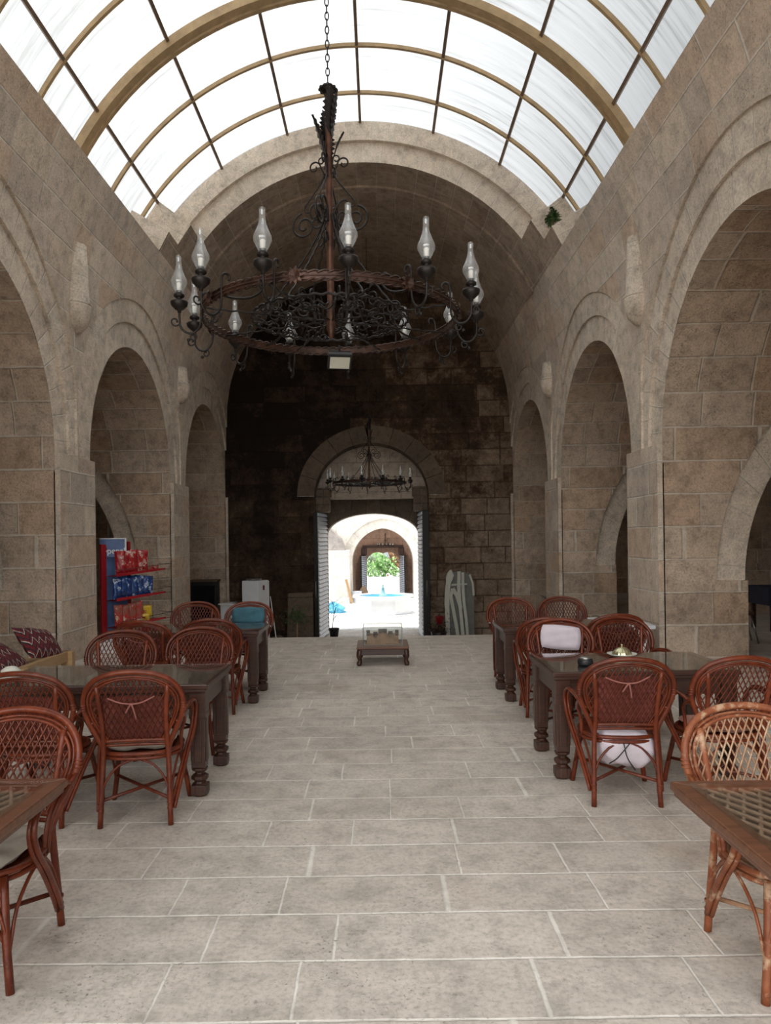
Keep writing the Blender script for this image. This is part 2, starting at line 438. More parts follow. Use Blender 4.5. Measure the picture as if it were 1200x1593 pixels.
M['terracotta'] = simple('model sandstone', (.30, .17, .085), .8, 0, .3, 18, .004)
M['darkroof'] = simple('dark model roofs', (.07, .045, .03), .8, 0, .3, 18)
def kilim():
    N = NT('red black kilim weave'); tc = N.n('ShaderNodeTexCoord').outputs['UV']
    sp = N.n('ShaderNodeSeparateXYZ', {0: tc})
    u = N.m('MULTIPLY', sp.outputs[0], 9.); v = N.m('MULTIPLY', sp.outputs[1], 7.)
    zig = N.m('ADD', v, N.m('MULTIPLY', N.m('PINGPONG', u, .5), 1.2))
    s = N.m('FRACT', zig)
    ck = N.n('ShaderNodeTexChecker', {'Vector': tc, 'Scale': 34.})
    c = N.ramp(s, [(0, (.16, .012, .015)), (.34, (.012, .008, .01)), (.5, (.55, .50, .45)), (.6, (.2, .02, .02)), (.8, (.03, .015, .03))], 'CONSTANT')
    c = N.mix(N.m('MULTIPLY', ck.outputs['Fac'], .45), c, (.03, .01, .012))
    N.set(N.b.inputs['Base Color'], c); N.b.inputs['Roughness'].default_value = .95
    return N.mat
M['kilim'] = kilim()
def packet(name, a, b, c):
    N = NT(name); tc = N.n('ShaderNodeTexCoord').outputs['Object']
    rd = N.n('ShaderNodeObjectInfo').outputs['Random']
    vv = N.n('ShaderNodeVectorMath', {0: tc, 1: N.n('ShaderNodeCombineXYZ', {0: N.m('MULTIPLY', rd, 40.), 1: 0., 2: N.m('MULTIPLY', rd, 17.)}).outputs[0]}).outputs[0]
    n1 = N.noise(9, 4, .65, vv)
    col = N.ramp(n1, [(0, a), (.50, b), (.58, c), (.66, a)], 'CONSTANT')
    N.set(N.b.inputs['Base Color'], col); N.b.inputs['Roughness'].default_value = .3
    return N.mat
M['bag_red'] = packet('red snack foil', (.28, .010, .015), (.40, .02, .02), (.55, .42, .36))
M['bag_blue'] = packet('blue snack foil', (.012, .035, .14), (.02, .07, .24), (.45, .52, .62))
M['bag_brown'] = packet('brown red snack foil', (.27, .09, .06), (.42, .02, .02), (.55, .42, .3))
M['bag_yellow'] = packet('yellow snack foil', (.62, .42, .03), (.6, .4, .03), (.35, .1, .02))

# ---------------------------------------------------------------- the stone hall
XC = -.266; HW = 4.08; ZS = 5.25; LOW = -1.2
BAY = [2.32, 7.92, 13.52, 19.12]; HO = 2.18; PITCH = 2.8; SPR = 2.93
TOPA = R(25.5)
VTOP = ZS + HW * TOPA

def wall_pt(side, u, v, d=0.):
    """u along the hall, v up the wall (curving in above the springing), d into the wall"""
    if v <= ZS: return (XC + side * (HW + d), u, v)
    a = (v - ZS) / HW
    return (XC + side * (HW + d) * cos(a), u, ZS + (HW + d) * sin(a))

def seg(a, b, n):
    return [(a[0] + (b[0] - a[0]) * i / n, a[1] + (b[1] - a[1]) * i / n) for i in range(n + 1)]

def strip(mb, c0, c1, fmap0, fmap1, uv0=None, uv1=None, mi=0, smooth=False):
    """quads between two equally long polylines"""
    vs = []; n = len(c0)
    for a, b in zip(c0, c1): vs += [fmap0(*a), fmap1(*b)]
    fs = [(2 * i, 2 * i + 2, 2 * i + 3, 2 * i + 1) for i in range(n - 1)]
    u0 = uv0 or c0; u1 = uv1 or c1
    uvs = [[u0[i], u0[i + 1], u1[i + 1], u1[i]] for i in range(n - 1)]
    mb.add(vs, fs, uvs, mi, smooth)

def arch_rows(mb, c, half_w, hole, u0, u1, vtop, fm, mi=0, radial=6):
    """sheet above the springing line round an arch: hole(th) -> (u,v) outline, rays to the cell border"""
    cu, cv = c
    ths = [pi * i / 40 for i in range(41)]
    ths += [atan2(vtop - cv, u1 - cu), atan2(vtop - cv, u0 - cu)]
    ths = sorted(set(ths))
    rows = []
    for th in ths:
        a = hole(th); cs, sn = cos(th), sin(th)
        t = 1e9
        if cs > 1e-9: t = min(t, (u1 - cu) / cs)
        if cs < -1e-9: t = min(t, (u0 - cu) / cs)
        if sn > 1e-9: t = min(t, (vtop - cv) / sn)
        b = (cu + cs * t, cv + sn * t)
        rows.append(seg(a, b, radial))
    for r0, r1 in zip(rows, rows[1:]):
        strip(mb, r0, r1, fm, fm, mi=mi)

def side_wall(side):
    mb = MB()
    for c in BAY:
        u0, u1 = c - PITCH, c + PITCH
        r0 = HO; r1 = HO + .41; r2 = HO + .79
        k = 1.035  # slightly stilted crown
        def arc(r, th): return (c + r * cos(th), SPR + r * k * sin(th))
        def clampc(r, th):
            a = arc(r, th)
            lim = PITCH - .03
            if abs(a[0] - c) > lim:
                s = lim / abs(cos(th)) ; return (c + (lim if cos(th) > 0 else -lim), SPR + min(r * k * sin(th), abs(s * sin(th))))
            return a
        TH = [pi * i / 48 for i in range(49)]
        fm0 = lambda u, v: wall_pt(side, u, v, 0)
        # jamb strips below the springing
        for (a, b) in ((u0, c - HO), (c + HO, u1)):
            strip(mb, [(a, LOW), (a, SPR)], [(b, LOW), (b, SPR)], fm0, fm0)
        arch_rows(mb, (c, SPR), HO, lambda th: clampc(r2, th), u0, u1, VTOP, fm0)
        d2, d1 = .032, .075
        A = [clampc(r2, t) for t in TH]; B = [arc(r1, t) for t in TH]; C0 = [arc(r0, t) for t in TH]
        f = lambda d: (lambda u, v: wall_pt(side, u, v, d))
        arcl = [(i * 0, HO * 1.25 * t) for i, t in enumerate(TH)]
        strip(mb, A, A, f(0), f(d2), [(0, y) for _, y in arcl], [(.03, y) for _, y in arcl], 1)
        strip(mb, A, B, f(d2), f(d2), [(.8, y) for _, y in arcl], [(.42, y) for _, y in arcl], 1)
        strip(mb, B, B, f(d2), f(d1), [(.42, y + .2) for _, y in arcl], [(.36, y + .2) for _, y in arcl], 1)
        strip(mb, B, C0, f(d1), f(d1), [(.4, y + .2) for _, y in arcl], [(0, y + .2) for _, y in arcl], 1)
        for sg in (-1, 1):
            J = [(c + sg * HO, LOW), (c + sg * HO, SPR)]
            strip(mb, J, J, f(0), f(.09), [(.28, LOW), (.28, SPR)], [(.36, LOW), (.36, SPR)])
        # ledge over each pier
        for sg in (-1, 1):
            mb.add([wall_pt(side, c + sg * HO, SPR, 0), wall_pt(side, c + sg * (PITCH - .03), SPR, 0), wall_pt(side, c + sg * (PITCH - .03), SPR, d1), wall_pt(side, c + sg * HO, SPR, d1)], [(0, 1, 2, 3)])
    # top of the wall
    n = 8
    a0 = wall_pt(side, -6.08, VTOP); 
    for i in range(1):
        y0, y1 = -.48, 21.92
        xo = XC + side * 5.0; z = a0[2]
        mb.add([(a0[0], y0, z), (a0[0], y1, z), (xo, y1, z), (xo, y0, z)], [(0, 1, 2, 3)])
        mb.add([(xo, y0, z), (xo, y1, z), (xo, y1, z - 1.6), (xo, y0, z - 1.6)], [(0, 1, 2, 3)])
    return mb.build('wall_right' if side > 0 else 'wall_left', [M['stone'], M['vous']], kind='structure')
side_wall(1); side_wall(-1)

# aisle bays: barrel vaults over each opening, cross walls pierced by pointed arches
DEEP = 9.4
def prof(c, s, sgn):
    """profile of a bay: s up the reveal from z=0, then round the vault; sgn = which side of the bay"""
    if s <= SPR: return (c + sgn * HO, s)
    th = (s - SPR) / HO
    return (c + sgn * HO * cos(th), SPR + HO * 1.035 * sin(th))
def aisle(side):
    mb = MB(); outs = []
    for bi, c in enumerate(BAY):
        for sgn in (-1, 1):
            has = not (bi == len(BAY) - 1 and sgn == 1) and not (bi == 0 and sgn == -1)
            smax = SPR + HO * pi / 2
            fm = lambda u, v, c=c, sgn=sgn: (XC + side * u, *prof(c, v, sgn))
            u_in = HW + .073; SP = 1.05
            xl = HW + 1.22; hw = 1.15; Rr = 2.9; xm = xl + hw
            # pointed arch door: two arcs
            def pt(th, off):
                r = Rr + off
                # th 0..pi sweep, right half: centre at xm-(Rr-hw)
                left = th > pi / 2
                cx0 = xm + (Rr - hw) * (1 if left else -1)
                # param by sweep of height
                tmax = math.acos((Rr - hw) / r)
                t = (pi - th) / (pi / 2) * tmax if left else th / (pi / 2) * tmax
                return (cx0 + (-r if left else r) * cos(t), SP + r * sin(t))
            u0, u1 = u_in, DEEP
            if not has:
                g = [[(u0 + (u1 - u0) * i / 12, LOW + (smax - LOW) * j / 24) for j in range(25)] for i in range(13)]
                for a, b in zip(g, g[1:]): strip(mb, a, b, fm, fm)
                continue
            vt = 4.9
            TH = [pi * i / 40 for i in range(41)]
            H = [pt(t, 0) for t in TH]; RG = [pt(t, .43) for t in TH]
            # rays from (xm, SP) to the border
            def cast(p):
                dx, dy = p[0] - xm, p[1] - SP
                t = 1e9
                if dx > 1e-9: t = min(t, (u1 - xm) / dx)
                if dx < -1e-9: t = min(t, (u0 - xm) / dx)
                if dy > 1e-9: t = min(t, (vt - SP) / dy)
                return (xm + dx * t, SP + dy * t)
            dirs = list(RG)
            cor = [(u1, vt), (u0, vt)]
            rows = []; lastb = None
            for p in dirs:
                b = cast(p)
                if lastb is not None:
                    for cc in cor:
                        if (abs(lastb[0] - cc[0]) < 1e-6) != (abs(b[0] - cc[0]) < 1e-6) and abs(cc[0] - (lastb[0] if abs(lastb[0] - cc[0]) < 1e-6 else b[0])) < 1e-6:
                            rows.append((None, cc))
                rows.append((p, b)); lastb = b
            R2 = []
            for i, (p, b) in enumerate(rows):
                if p is None: p = rows[i - 1][0]
                R2.append(seg(p, b, 6))
            for a, b in zip(R2, R2[1:]): strip(mb, a, b, fm, fm)
            # below springing of the door
            g = lambda a, b, z0, z1: strip(mb, seg((a, z0), (a, z1), 4), seg((b, z0), (b, z1), 4), fm, fm)
            g(u0, xl, LOW, SP); g(xm + hw, u1, LOW, SP)
            # the strip to the ring at springing height is the ring's foot
            # rest of the vault above
            gg = [[(u0 + (u1 - u0) * i / 12, vt + (smax - vt) * j / 10) for j in range(11)] for i in range(13)]
            for a, b in zip(gg, gg[1:]): strip(mb, a, b, fm, fm)
            # ring, set back 4 cm
            dd = .08
            fmd = lambda u, v, c=c, sgn=sgn: (XC + side * u, prof(c, v, sgn)[0] + sgn * dd, prof(c, v, sgn)[1])
            L = [(0, i * .155) for i in range(41)]
            strip(mb, RG, RG, fm, fmd, L, [(.05, y) for _, y in L], 1)
            strip(mb, RG, H, fmd, fmd, [(.5, y) for _, y in L], L, 1)
            xr = [(xl - .43, SP), (xl, SP)]
            strip(mb, xr, xr, fm, fmd); xr = [(xm + hw, SP), (xm + hw + .43, SP)]; strip(mb, xr, xr, fm, fmd)
            # passage through the pier (only from the near side, to the next bay)
            if sgn == 1 and bi < len(BAY) - 1:
                c2 = BAY[bi + 1]
                fm2 = lambda u, v, c2=c2: (XC + side * u, prof(c2, v, -1)[0] - dd, prof(c2, v, -1)[1])
                strip(mb, H, H, fmd, fm2, L, [(1.2, y) for _, y in L], 2)
                for xx in (xl, xm + hw):
                    J = [(xx, LOW), (xx, SP)]
                    strip(mb, J, J, fm, fm2, [(0, LOW), (0, SP)], [(1.2, LOW), (1.2, SP)], 0)
    # unseen slab over the aisle, added to stop sunlight leaking in
    xa, xb = XC + side * 4.9, XC + side * (DEEP + .3)
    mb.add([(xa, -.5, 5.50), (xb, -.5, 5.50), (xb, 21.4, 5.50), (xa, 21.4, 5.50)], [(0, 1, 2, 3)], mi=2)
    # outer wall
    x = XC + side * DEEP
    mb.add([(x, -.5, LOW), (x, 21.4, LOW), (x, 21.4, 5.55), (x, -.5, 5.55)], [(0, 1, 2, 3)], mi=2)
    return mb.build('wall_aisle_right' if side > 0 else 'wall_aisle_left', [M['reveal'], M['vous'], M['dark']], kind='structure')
aisle(1); aisle(-1)

# floors
EDGE = 12.8
mb = MB()
mb.add([(-10, -16.2, 0), (10, -16.2, 0), (10, EDGE, 0), (-10, EDGE, 0)], [(0, 1, 2, 3)], [[(0 + .13, -16.2), (20.13, -16.2), (20.13, EDGE), (.13, EDGE)]])
mb.add([(-10, EDGE, 0), (10, EDGE, 0), (10, EDGE, LOW), (-10, EDGE, LOW)], [(0, 1, 2, 3)])
mb.add([(4.6, EDGE, 0), (10, EDGE, 0), (10, 21.3, 0), (4.6, 21.3, 0)], [(0, 1, 2, 3)])
mb.build('floor', M['floor'], kind='structure')
mb = MB()
mb.add([(-10, EDGE, LOW), (10, EDGE, LOW), (10, 23.4, LOW), (-10, 23.4, LOW)], [(0, 1, 2, 3)])
mb.build('floor_lower', M['floor'], kind='structure')
mb = MB()
mb.add([(-30, 23.4, LOW - .01), (30, 23.4, LOW - .01), (30, 75, LOW - .01), (-30, 75, LOW - .01)], [(0, 1, 2, 3)])
mb.build('ground_courtyard', M['pave'], kind='structure')

# unseen wall behind the camera, its opening shaped to let daylight in
mb = MB()
_f = lambda u, v: (u, -.5, v)
for a_, b_ in ((-10., XC - 4.1), (XC + 4.1, 10.)): strip(mb, [(a_, LOW), (a_, 10.4)], [(b_, LOW), (b_, 10.4)], _f, _f)
strip(mb, [(XC - 4.1, 5.6), (XC - 4.1, 10.4)], [(XC + 4.1, 5.6), (XC + 4.1, 10.4)], _f, _f)
mb.build('wall_front', M['stone'], kind='structure')

# stone vault over the far end, with stepped haunches where it is broken off
mb = MB()
def vp(a, y, r=HW): return (XC + r * cos(a), y, ZS + r * sin(a))
YF, YB = 15.0, 21.5
def fy(deg):
    d = min(deg, 180 - deg)
    return 13.5 if d < 31 else 14.1 if d < 37.3 else YF
cuts = [25.5, 31, 37.3] + [37.3 + (142.7 - 37.3) * i / 60 for i in range(1, 60)] + [142.7, 149, 154.5]
RO = 4.86; RM = 4.48
for a, b in zip(cuts, cuts[1:]):
    y0 = fy((a + b) / 2); A, B = R(a), R(b)
    # transverse rib slightly proud of the vault
    secs = [(y0, 15.98, 0), (15.98, 15.98, 1), (15.98, 16.62, 2), (16.62, 16.62, 3), (16.62, YB, 0)]
    rr = HW - .05
    for (ya, yb, k) in secs:
        ra, rb = {0: (HW, HW), 1: (HW, rr), 2: (rr, rr), 3: (rr, HW)}[k]
        mb.add([vp(A, ya, ra), vp(B, ya, ra), vp(B, yb, rb), vp(A, yb, rb)], [(0, 1, 2, 3)],
               [[(ya, ZS + HW * A), (ya, ZS + HW * B), (yb + (ra != rb) * .05, ZS + HW * B), (yb + (ra != rb) * .05, ZS + HW * A)]], 1 if k in (1, 2, 3) else 0, True)
    # front rings: the outer one stands forward of the inner
    main = 37.3 <= (a + b) / 2 <= 142.7
    yi, yo = (y0, y0 - .10) if main else (y0, y0)
    mb.add([vp(A, yi), vp(B, yi), vp(B, yi, RM), vp(A, yi, RM)], [(0, 1, 2, 3)], [[(0, HW * A), (0, HW * B), (.4, HW * B), (.4, HW * A)]], 2)
    mb.add([vp(A, yi, RM), vp(B, yi, RM), vp(B, yo, RM), vp(A, yo, RM)], [(0, 1, 2, 3)], None, 2)
    mb.add([vp(A, yo, RM), vp(B, yo, RM), vp(B, yo, RO), vp(A, yo, RO)], [(0, 1, 2, 3)], [[(.4, HW * A + .2), (.4, HW * B + .2), (.8, HW * B + .2), (.8, HW * A + .2)]], 2)
    mb.add([vp(A, yo, RO), vp(B, yo, RO), vp(B, YB, RO), vp(A, YB, RO)], [(0, 1, 2, 3)], None, 2)
for ang, ya, yb in ((31, 13.5, 14.1), (37.3, 14.1, 14.9)):
    for q in (ang, 180 - ang):
        A = R(q)
        mb.add([vp(A, ya), vp(A, yb), vp(A, yb, RO), vp(A, ya, RO)], [(0, 1, 2, 3)], None, 2)
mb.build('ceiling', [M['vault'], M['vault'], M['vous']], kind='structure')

# glazed barrel roof
RG_ = 4.88; YA = -.5
mb = MB()
g = []
for i in range(61):
    a = R(17 + 146 * i / 60)
    g.append([(XC + RG_ * cos(a), y, ZS + RG_ * sin(a)) for y in [YA + (14.92 - YA) * k / 8 for k in range(9)]])
vs = [p for row in g for p in row]; fs = []; uvs = []
for i in range(60):
    for k in range(8):
        fs.append((i * 9 + k, (i + 1) * 9 + k, (i + 1) * 9 + k + 1, i * 9 + k + 1))
        f = lambda i, k: (vs[k][1], RG_ * R(17 + 146 * i / 60))
        uvs.append([f(i, k), f(i + 1, k), f(i + 1, k + 1), f(i, k + 1)])
mb.add(vs, fs, uvs, 0, True)
roof = mb.build('window_1', M['roof'], kind='structure')
def rib(y, w, d, name='rib'):
    mb = MB(); A0, A1 = 17, 163; n = 60
    ro, ri = RG_ - .005, RG_ - .005 - d
    for i in range(n):
        A, B = R(A0 + (A1 - A0) * i / n), R(A0 + (A1 - A0) * (i + 1) / n)
        for (ra, rb, ya, yb) in ((ri, ri, y - w / 2, y + w / 2), (ro, ri, y - w / 2, y - w / 2), (ri, ro, y + w / 2, y + w / 2)):
            mb.add([vp(A, ya, ra), vp(B, ya, ra), vp(B, yb, rb), vp(A, yb, rb)], [(0, 1, 2, 3)], None, 0, False)
    return mb
k = 0
ribY = 13.92
while ribY > -.4:
    if k % 3 == 2:
        m = rib(ribY - .10, .15, .13); m2 = rib(ribY + .10, .07, .10)
        m.build('rib', M['rib'], roof); m2.build('rib', M['rib'], roof)
    else:
        rib(ribY, .055, .06).build('rib', M['rib'], roof)
    ribY -= 1.34; k += 1
for i in range(-4, 5):
    a = R(90 + 17.7 * i)
    if not (R(17) < a < R(163)): continue
    m = MB(); r = RG_ - .04
    c = (XC + r * cos(a), (YA + 14.9) / 2, ZS + r * sin(a))
    m.box(c, (.05, 14.9 - YA, .05), M=Matrix.Rotation(a - pi / 2, 4, 'Y').inverted())
    m.build('purlin', M['ribdark'], roof)

# back wall with the great gateway
PX = -.20; PW = 1.65; PS = 2.93; PH = 1.52; Y0 = 21.35; Y1 = 22.2; Y2 = 22.65; Y3 = 23.4
mb = MB()
fm = lambda y: (lambda u, v: (u, y, v))
def ell(a, b, th, cx=PX, cz=PS): return (cx + a * cos(th), cz + b * sin(th))
TH = [pi * i / 48 for i in range(49)]
rg = .50
HOLE = [ell(PW, PH, t) for t in TH]; RING = [ell(PW + rg, PH + rg, t) for t in TH]
arch_rows(mb, (PX, PS), PW, lambda th: ell(PW + rg, PH + rg, th), -10., 10., 10.4, fm(Y0), radial=8)
for a, b in ((-10., PX - PW - rg), (PX - PW - rg, PX - PW), (PX + PW, PX + PW + rg), (PX + PW + rg, 10.)):
    strip(mb, [(a, LOW), (a, PS)], [(b, LOW), (b, PS)], fm(Y0), fm(Y0))
L = [(0, 1.75 * t) for t in TH]
strip(mb, RING, HOLE, fm(Y0 - .01), fm(Y0 - .01), [(.5, y) for _, y in L], L, 1)
strip(mb, HOLE, HOLE, fm(Y0 - .01), fm(Y1), L, [(.8, y) for _, y in L], 1)
for sx in (-1, 1):
    J = [(PX + sx * PW, LOW), (PX + sx * PW, PS)]
    strip(mb, J, J, fm(Y0), fm(Y2), [(0, LOW), (0, PS)], [(1.3, LOW), (1.3, PS)], 2)
wb = mb.build('wall_back', [M['soot'], None, M['jamb']], kind='structure')
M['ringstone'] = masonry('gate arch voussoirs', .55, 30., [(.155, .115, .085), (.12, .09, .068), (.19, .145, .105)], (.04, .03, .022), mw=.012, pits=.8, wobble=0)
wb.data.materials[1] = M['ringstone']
# lunette and its soffit
mb = MB()
T2 = [ell(PW + .02, PH + .02, t) for t in TH]
mb.add([(p[0], Y1 - .12, p[1]) for p in T2] + [(PX - PW, Y1 - .12, PS - .05), (PX + PW, Y1 - .12, PS - .05)], [tuple(range(49)) + (49, 50)])
mb.add([(PX - PW, Y1 - .12, PS - .05), (PX + PW, Y1 - .12, PS - .05), (PX + PW, Y2, PS - .05), (PX - PW, Y2, PS - .05)], [(0, 1, 2, 3)])
mb.build('wall_lunette', M['lunette'], kind='structure')
# soot-dark patches of masonry at the lunette's shoulders are modelled as separate rough blocks
# segmental voussoir wall
mb = MB(); ox = -.19; ow = 1.42; oz = 1.80; oh = .66
SG = [ell(ow, oh, t, ox, oz) for t in TH]
def rout(th):
    p = ell(ow, oh, th, ox, oz); return p
a = SG
b = []
for t in TH:
    cs, sn = cos(t), sin(t); q = 1e9
    if abs(cs) > 1e-9: q = min(q, (PW + .3) / abs(cs))
    if sn > 1e-9: q = min(q, (PS - oz) / sn)
    b.append((ox + q * cs, oz + q * sn))
strip(mb, a, b, fm(Y2 - .04), fm(Y2 - .04), [(0, 1.6 * t) for t in TH], [(1.1, 1.6 * t) for t in TH], 0)
for s in (-1, 1):
    mb.add([(ox + s * ow, Y2 - .04, LOW), (ox + s * (PW + .3), Y2 - .04, LOW), (ox + s * (PW + .3), Y2 - .04, oz), (ox + s * ow, Y2 - .04, oz)], [(0, 1, 2, 3)])
    J = [(ox + s * ow, LOW), (ox + s * ow, oz)]
    strip(mb, J, J, fm(Y2 - .04), fm(Y3))
strip(mb, SG, SG, fm(Y2 - .04), fm(Y3), [(0, 1.6 * t) for t in TH], [(.8, 1.6 * t) for t in TH])
mb.build('wall_gate', [M['ringstone']], kind='structure')
# stone brackets that hold the gate pivots
for s in (-1, 1):
    m = MB(); x0 = PX + s * (PW - .20)
    m.box((x0, Y1 - .25, 2.70), (.42, .62, .44)); m.box((x0, Y1 - .2, 3.06), (.5, .5, .30))
    m.build('trim_1' if s < 0 else 'trim_2', M['jamb'], bevel=.05, kind='structure')

# broken half shafts above the piers
def corbel(side, y, n, k=1.0):
    m = MB(); prof_ = [(.0, -.40), (.10, -.37), (.19, -.27), (.235, -.12), (.24, 0)]
    c = (XC + side * (HW + .03), y, 5.12)
    Mx = Matrix.Scale(1.0, 4)
    m.lathe(prof_, c, 18)
    # the shaft fades back into the curving wall
    prof2 = [(.24, 0), (.25, .03), (.21, .05), (.195, .5 * k), (.18, .88 * k), (0, .90 * k)]
    m.lathe(prof2, c, 18)
    o = m.build('trim_%d' % n, M['vous'], kind='structure')
n = 3
for y in (10.72, 16.32):
    for side in (-1, 1): corbel(side, y, n, 1.0 if y < 12 else .45); n += 1

# ================================================================ OBJECTS
# ---------------------------------------------------------------- rattan armchairs
def back_y(x, z): return .19 + (z - .42) * .27 - .38 * x * x
def bp(x, z, off=0): return (x, back_y(x, z) + off, z)
OUTER = [(.185, .44), (.215, .52), (.262, .62), (.288, .72), (.275, .81), (.215, .885), (.12, .925), (0, .938)]
INNER = [(.155, .505), (.185, .56), (.225, .64), (.245, .72), (.235, .79), (.185, .85), (.105, .885), (0, .897)]
def mir(L): return L + [(-x, z) for x, z in reversed(L[:-1])]
def inside(poly, x, z):
    c = False; n = len(poly)
    for i in range(n):
        x1, z1 = poly[i]; x2, z2 = poly[(i + 1) % n]
        if (z1 > z) != (z2 > z) and x < (x2 - x1) * (z - z1) / (z2 - z1) + x1: c = not c
    return c
CHAIR_MESH = {}
def make_chair(worn=False):
    fr = M['rattan_worn'] if worn else M['rattan']; rod = M['rattan_rod_worn'] if worn else M['rattan_rod']
    t = empty('rattan_armchair', label='x', cat='chair')
    # back frame: outer hoop and two thin inner hoops, bottom rail
    m = MB()
    m.tube(smooth_path([bp(x, z) for x, z in mir(OUTER)], 4), .0165, 8)
    m.tube(smooth_path([bp(x, z, -.004) for x, z in mir(INNER)], 4), .0085, 6)
    m.tube(smooth_path([bp(x * 1.07, .52 + (z - .52) * 1.035, .004) for x, z in mir(INNER)], 4), .007, 6)
    for dz, r in ((.505, .013), (.478, .010)):
        m.tube([bp(-.20 + .4 * i / 8, dz + .006 * cos((i / 8 - .5) * pi)) for i in range(9)], r, 7)
    for s in (-1, 1):
        for zz in (.735, .72, .705):
            x = .289
            m.lathe([(.019, -.004), (.021, 0), (.019, .004)], bp(s * x, zz), 8)
    m.build('back_frame', fr, t)
    # lattice
    poly = [(p[0], p[1]) for p in smooth_path([(x, z, 0) for x, z in mir(INNER)], 4)]
    m = MB()
    for d, off in ((1, -.004), (-1, .005)):
        ang = R(63)
        dx, dz = d * cos(ang), sin(ang)
        nx, nz = -dz, dx
        for k in range(-11, 12):
            ox_, oz_ = nx * k * .030, .70 + nz * k * .030
            seg_, best = [], []
            q = -.4
            while q < .4:
                x, z = ox_ + dx * q, oz_ + dz * q
                if inside(poly, x, z): seg_.append((x, z))
                elif seg_: best = seg_ if len(seg_) > len(best) else best; seg_ = []
                q += .008
            if len(seg_) > len(best): best = seg_
            if len(best) > 3:
                idx = [0, len(best) // 3, 2 * len(best) // 3, len(best) - 1]
                m.tube([bp(best[i][0], best[i][1], off) for i in idx], .0043, 5, cap=False)
    m.build('back_lattice', rod, t)
    # seat: double ring and woven disc
    def ring(n=28, k=1.0, z=.42):
        out = []
        for i in range(n):
            a = 2 * pi * i / n
            cx, sy = cos(a), sin(a)
            e = .78
            out.append((.235 * k * abs(cx) ** e * (1 if cx > 0 else -1), -.02 + .215 * k * abs(sy) ** e * (1 if sy > 0 else -1), z))
        return out
    m = MB(); m.tube(ring(), .0135, 7, closed=True); m.tube(ring(z=.393), .011, 7, closed=True)
    m.build('seat_frame', fr, t)
    m = MB(); prev = None
    for k in range(10, -1, -1):
        rr = k / 10
        cur = ring(28, max(.02, rr * .97), .420 - .012 * (1 - rr ** 2) + (.004 if k % 2 else 0))
        if prev:
            m.add(prev + cur, [(i, (i + 1) % 28, 28 + (i + 1) % 28, 28 + i) for i in range(28)], None, 0, True)
        prev = cur
    m.build('seat', rod, t)
    # legs
    for s in (-1, 1):
        m = MB()
        m.tube(smooth_path([(s * .205, .235, 0), (s * .198, .215, .2), (s * .19, .195, .42), (s * .185, back_y(.185, .55) + .004, .55), (s * .19, back_y(.19, .70) + .004, .70), (s * .205, back_y(.2, .82) + .002, .855)], 3), [.0165] * 6 + [.0155] * 10, 8)
        for zz in (.10, .135): m.lathe([(.0175, -.006), (.020, 0), (.0175, .006)], (s * .202, .225, zz), 8)
        m.build('leg', fr, t)
        m = MB()
        m.tube(smooth_path([(s * .245, -.265, 0), (s * .215, -.235, .2), (s * .185, -.19, .41)], 3), .0165, 8)
        m.build('leg', fr, t)
    # arms: doubled cane looping forward and back down to the rear foot
    for s in (-1, 1):
        m = MB()
        P = [(.268, back_y(.27, .63), .625), (.284, .14, .665), (.296, .04, .682), (.303, -.07, .68), (.306, -.16, .64), (.304, -.185, .57), (.296, -.14, .48), (.272, -.02, .36), (.242, .12, .20), (.222, .205, .09)]
        for o1, o2 in ((0, 0), (-.022, -.012)):
            m.tube(smooth_path([(s * (x + o1), y + (.004 if o1 else 0), z + o2) for x, y, z in P], 3), .0115, 7)
        m.tube(smooth_path([(s * .286, back_y(.286, .72), .68), (s * .272, .09, .60), (s * .248, .06, .52), (s * .236, .05, .40)], 3), .0115, 7)
        m.tube(smooth_path([(s * .266, back_y(.27, .67) - .01, .67), (s * .256, .07, .60), (s * .24, .04, .50), (s * .230, .03, .39)], 3), .010, 7)
        m.build('armrest', fr, t)
    # curved braces under the seat and crossed stretchers
    m = MB()
    for s in (-1, 1):
        for (xa, ya) in ((.203, .222), (.228, -.245)):
            m.tube(smooth_path([(s * xa, ya, .15), (s * (xa - .03), ya * .97, .27), (s * (xa - .10), ya * .9, .355), (s * .03, ya * .86, .385)], 3), .0075, 6)
        m.tube(smooth_path([(s * .208, .215, .15), (s * .212, .15, .28), (s * .225, .06, .37), (s * .23, 0, .385), (s * .228, -.08, .36), (s * .228, -.18, .28), (s * .228, -.235, .15)], 3), .0075, 6)
    m.build('curved_brace', fr, t)
    for s in (-1, 1):
        m = MB(); m.tube([(s * .203, .222, .155), (-s * .222, -.24, .17)], .0105, 7)
        m.build('stretcher', rod, t)
    return t

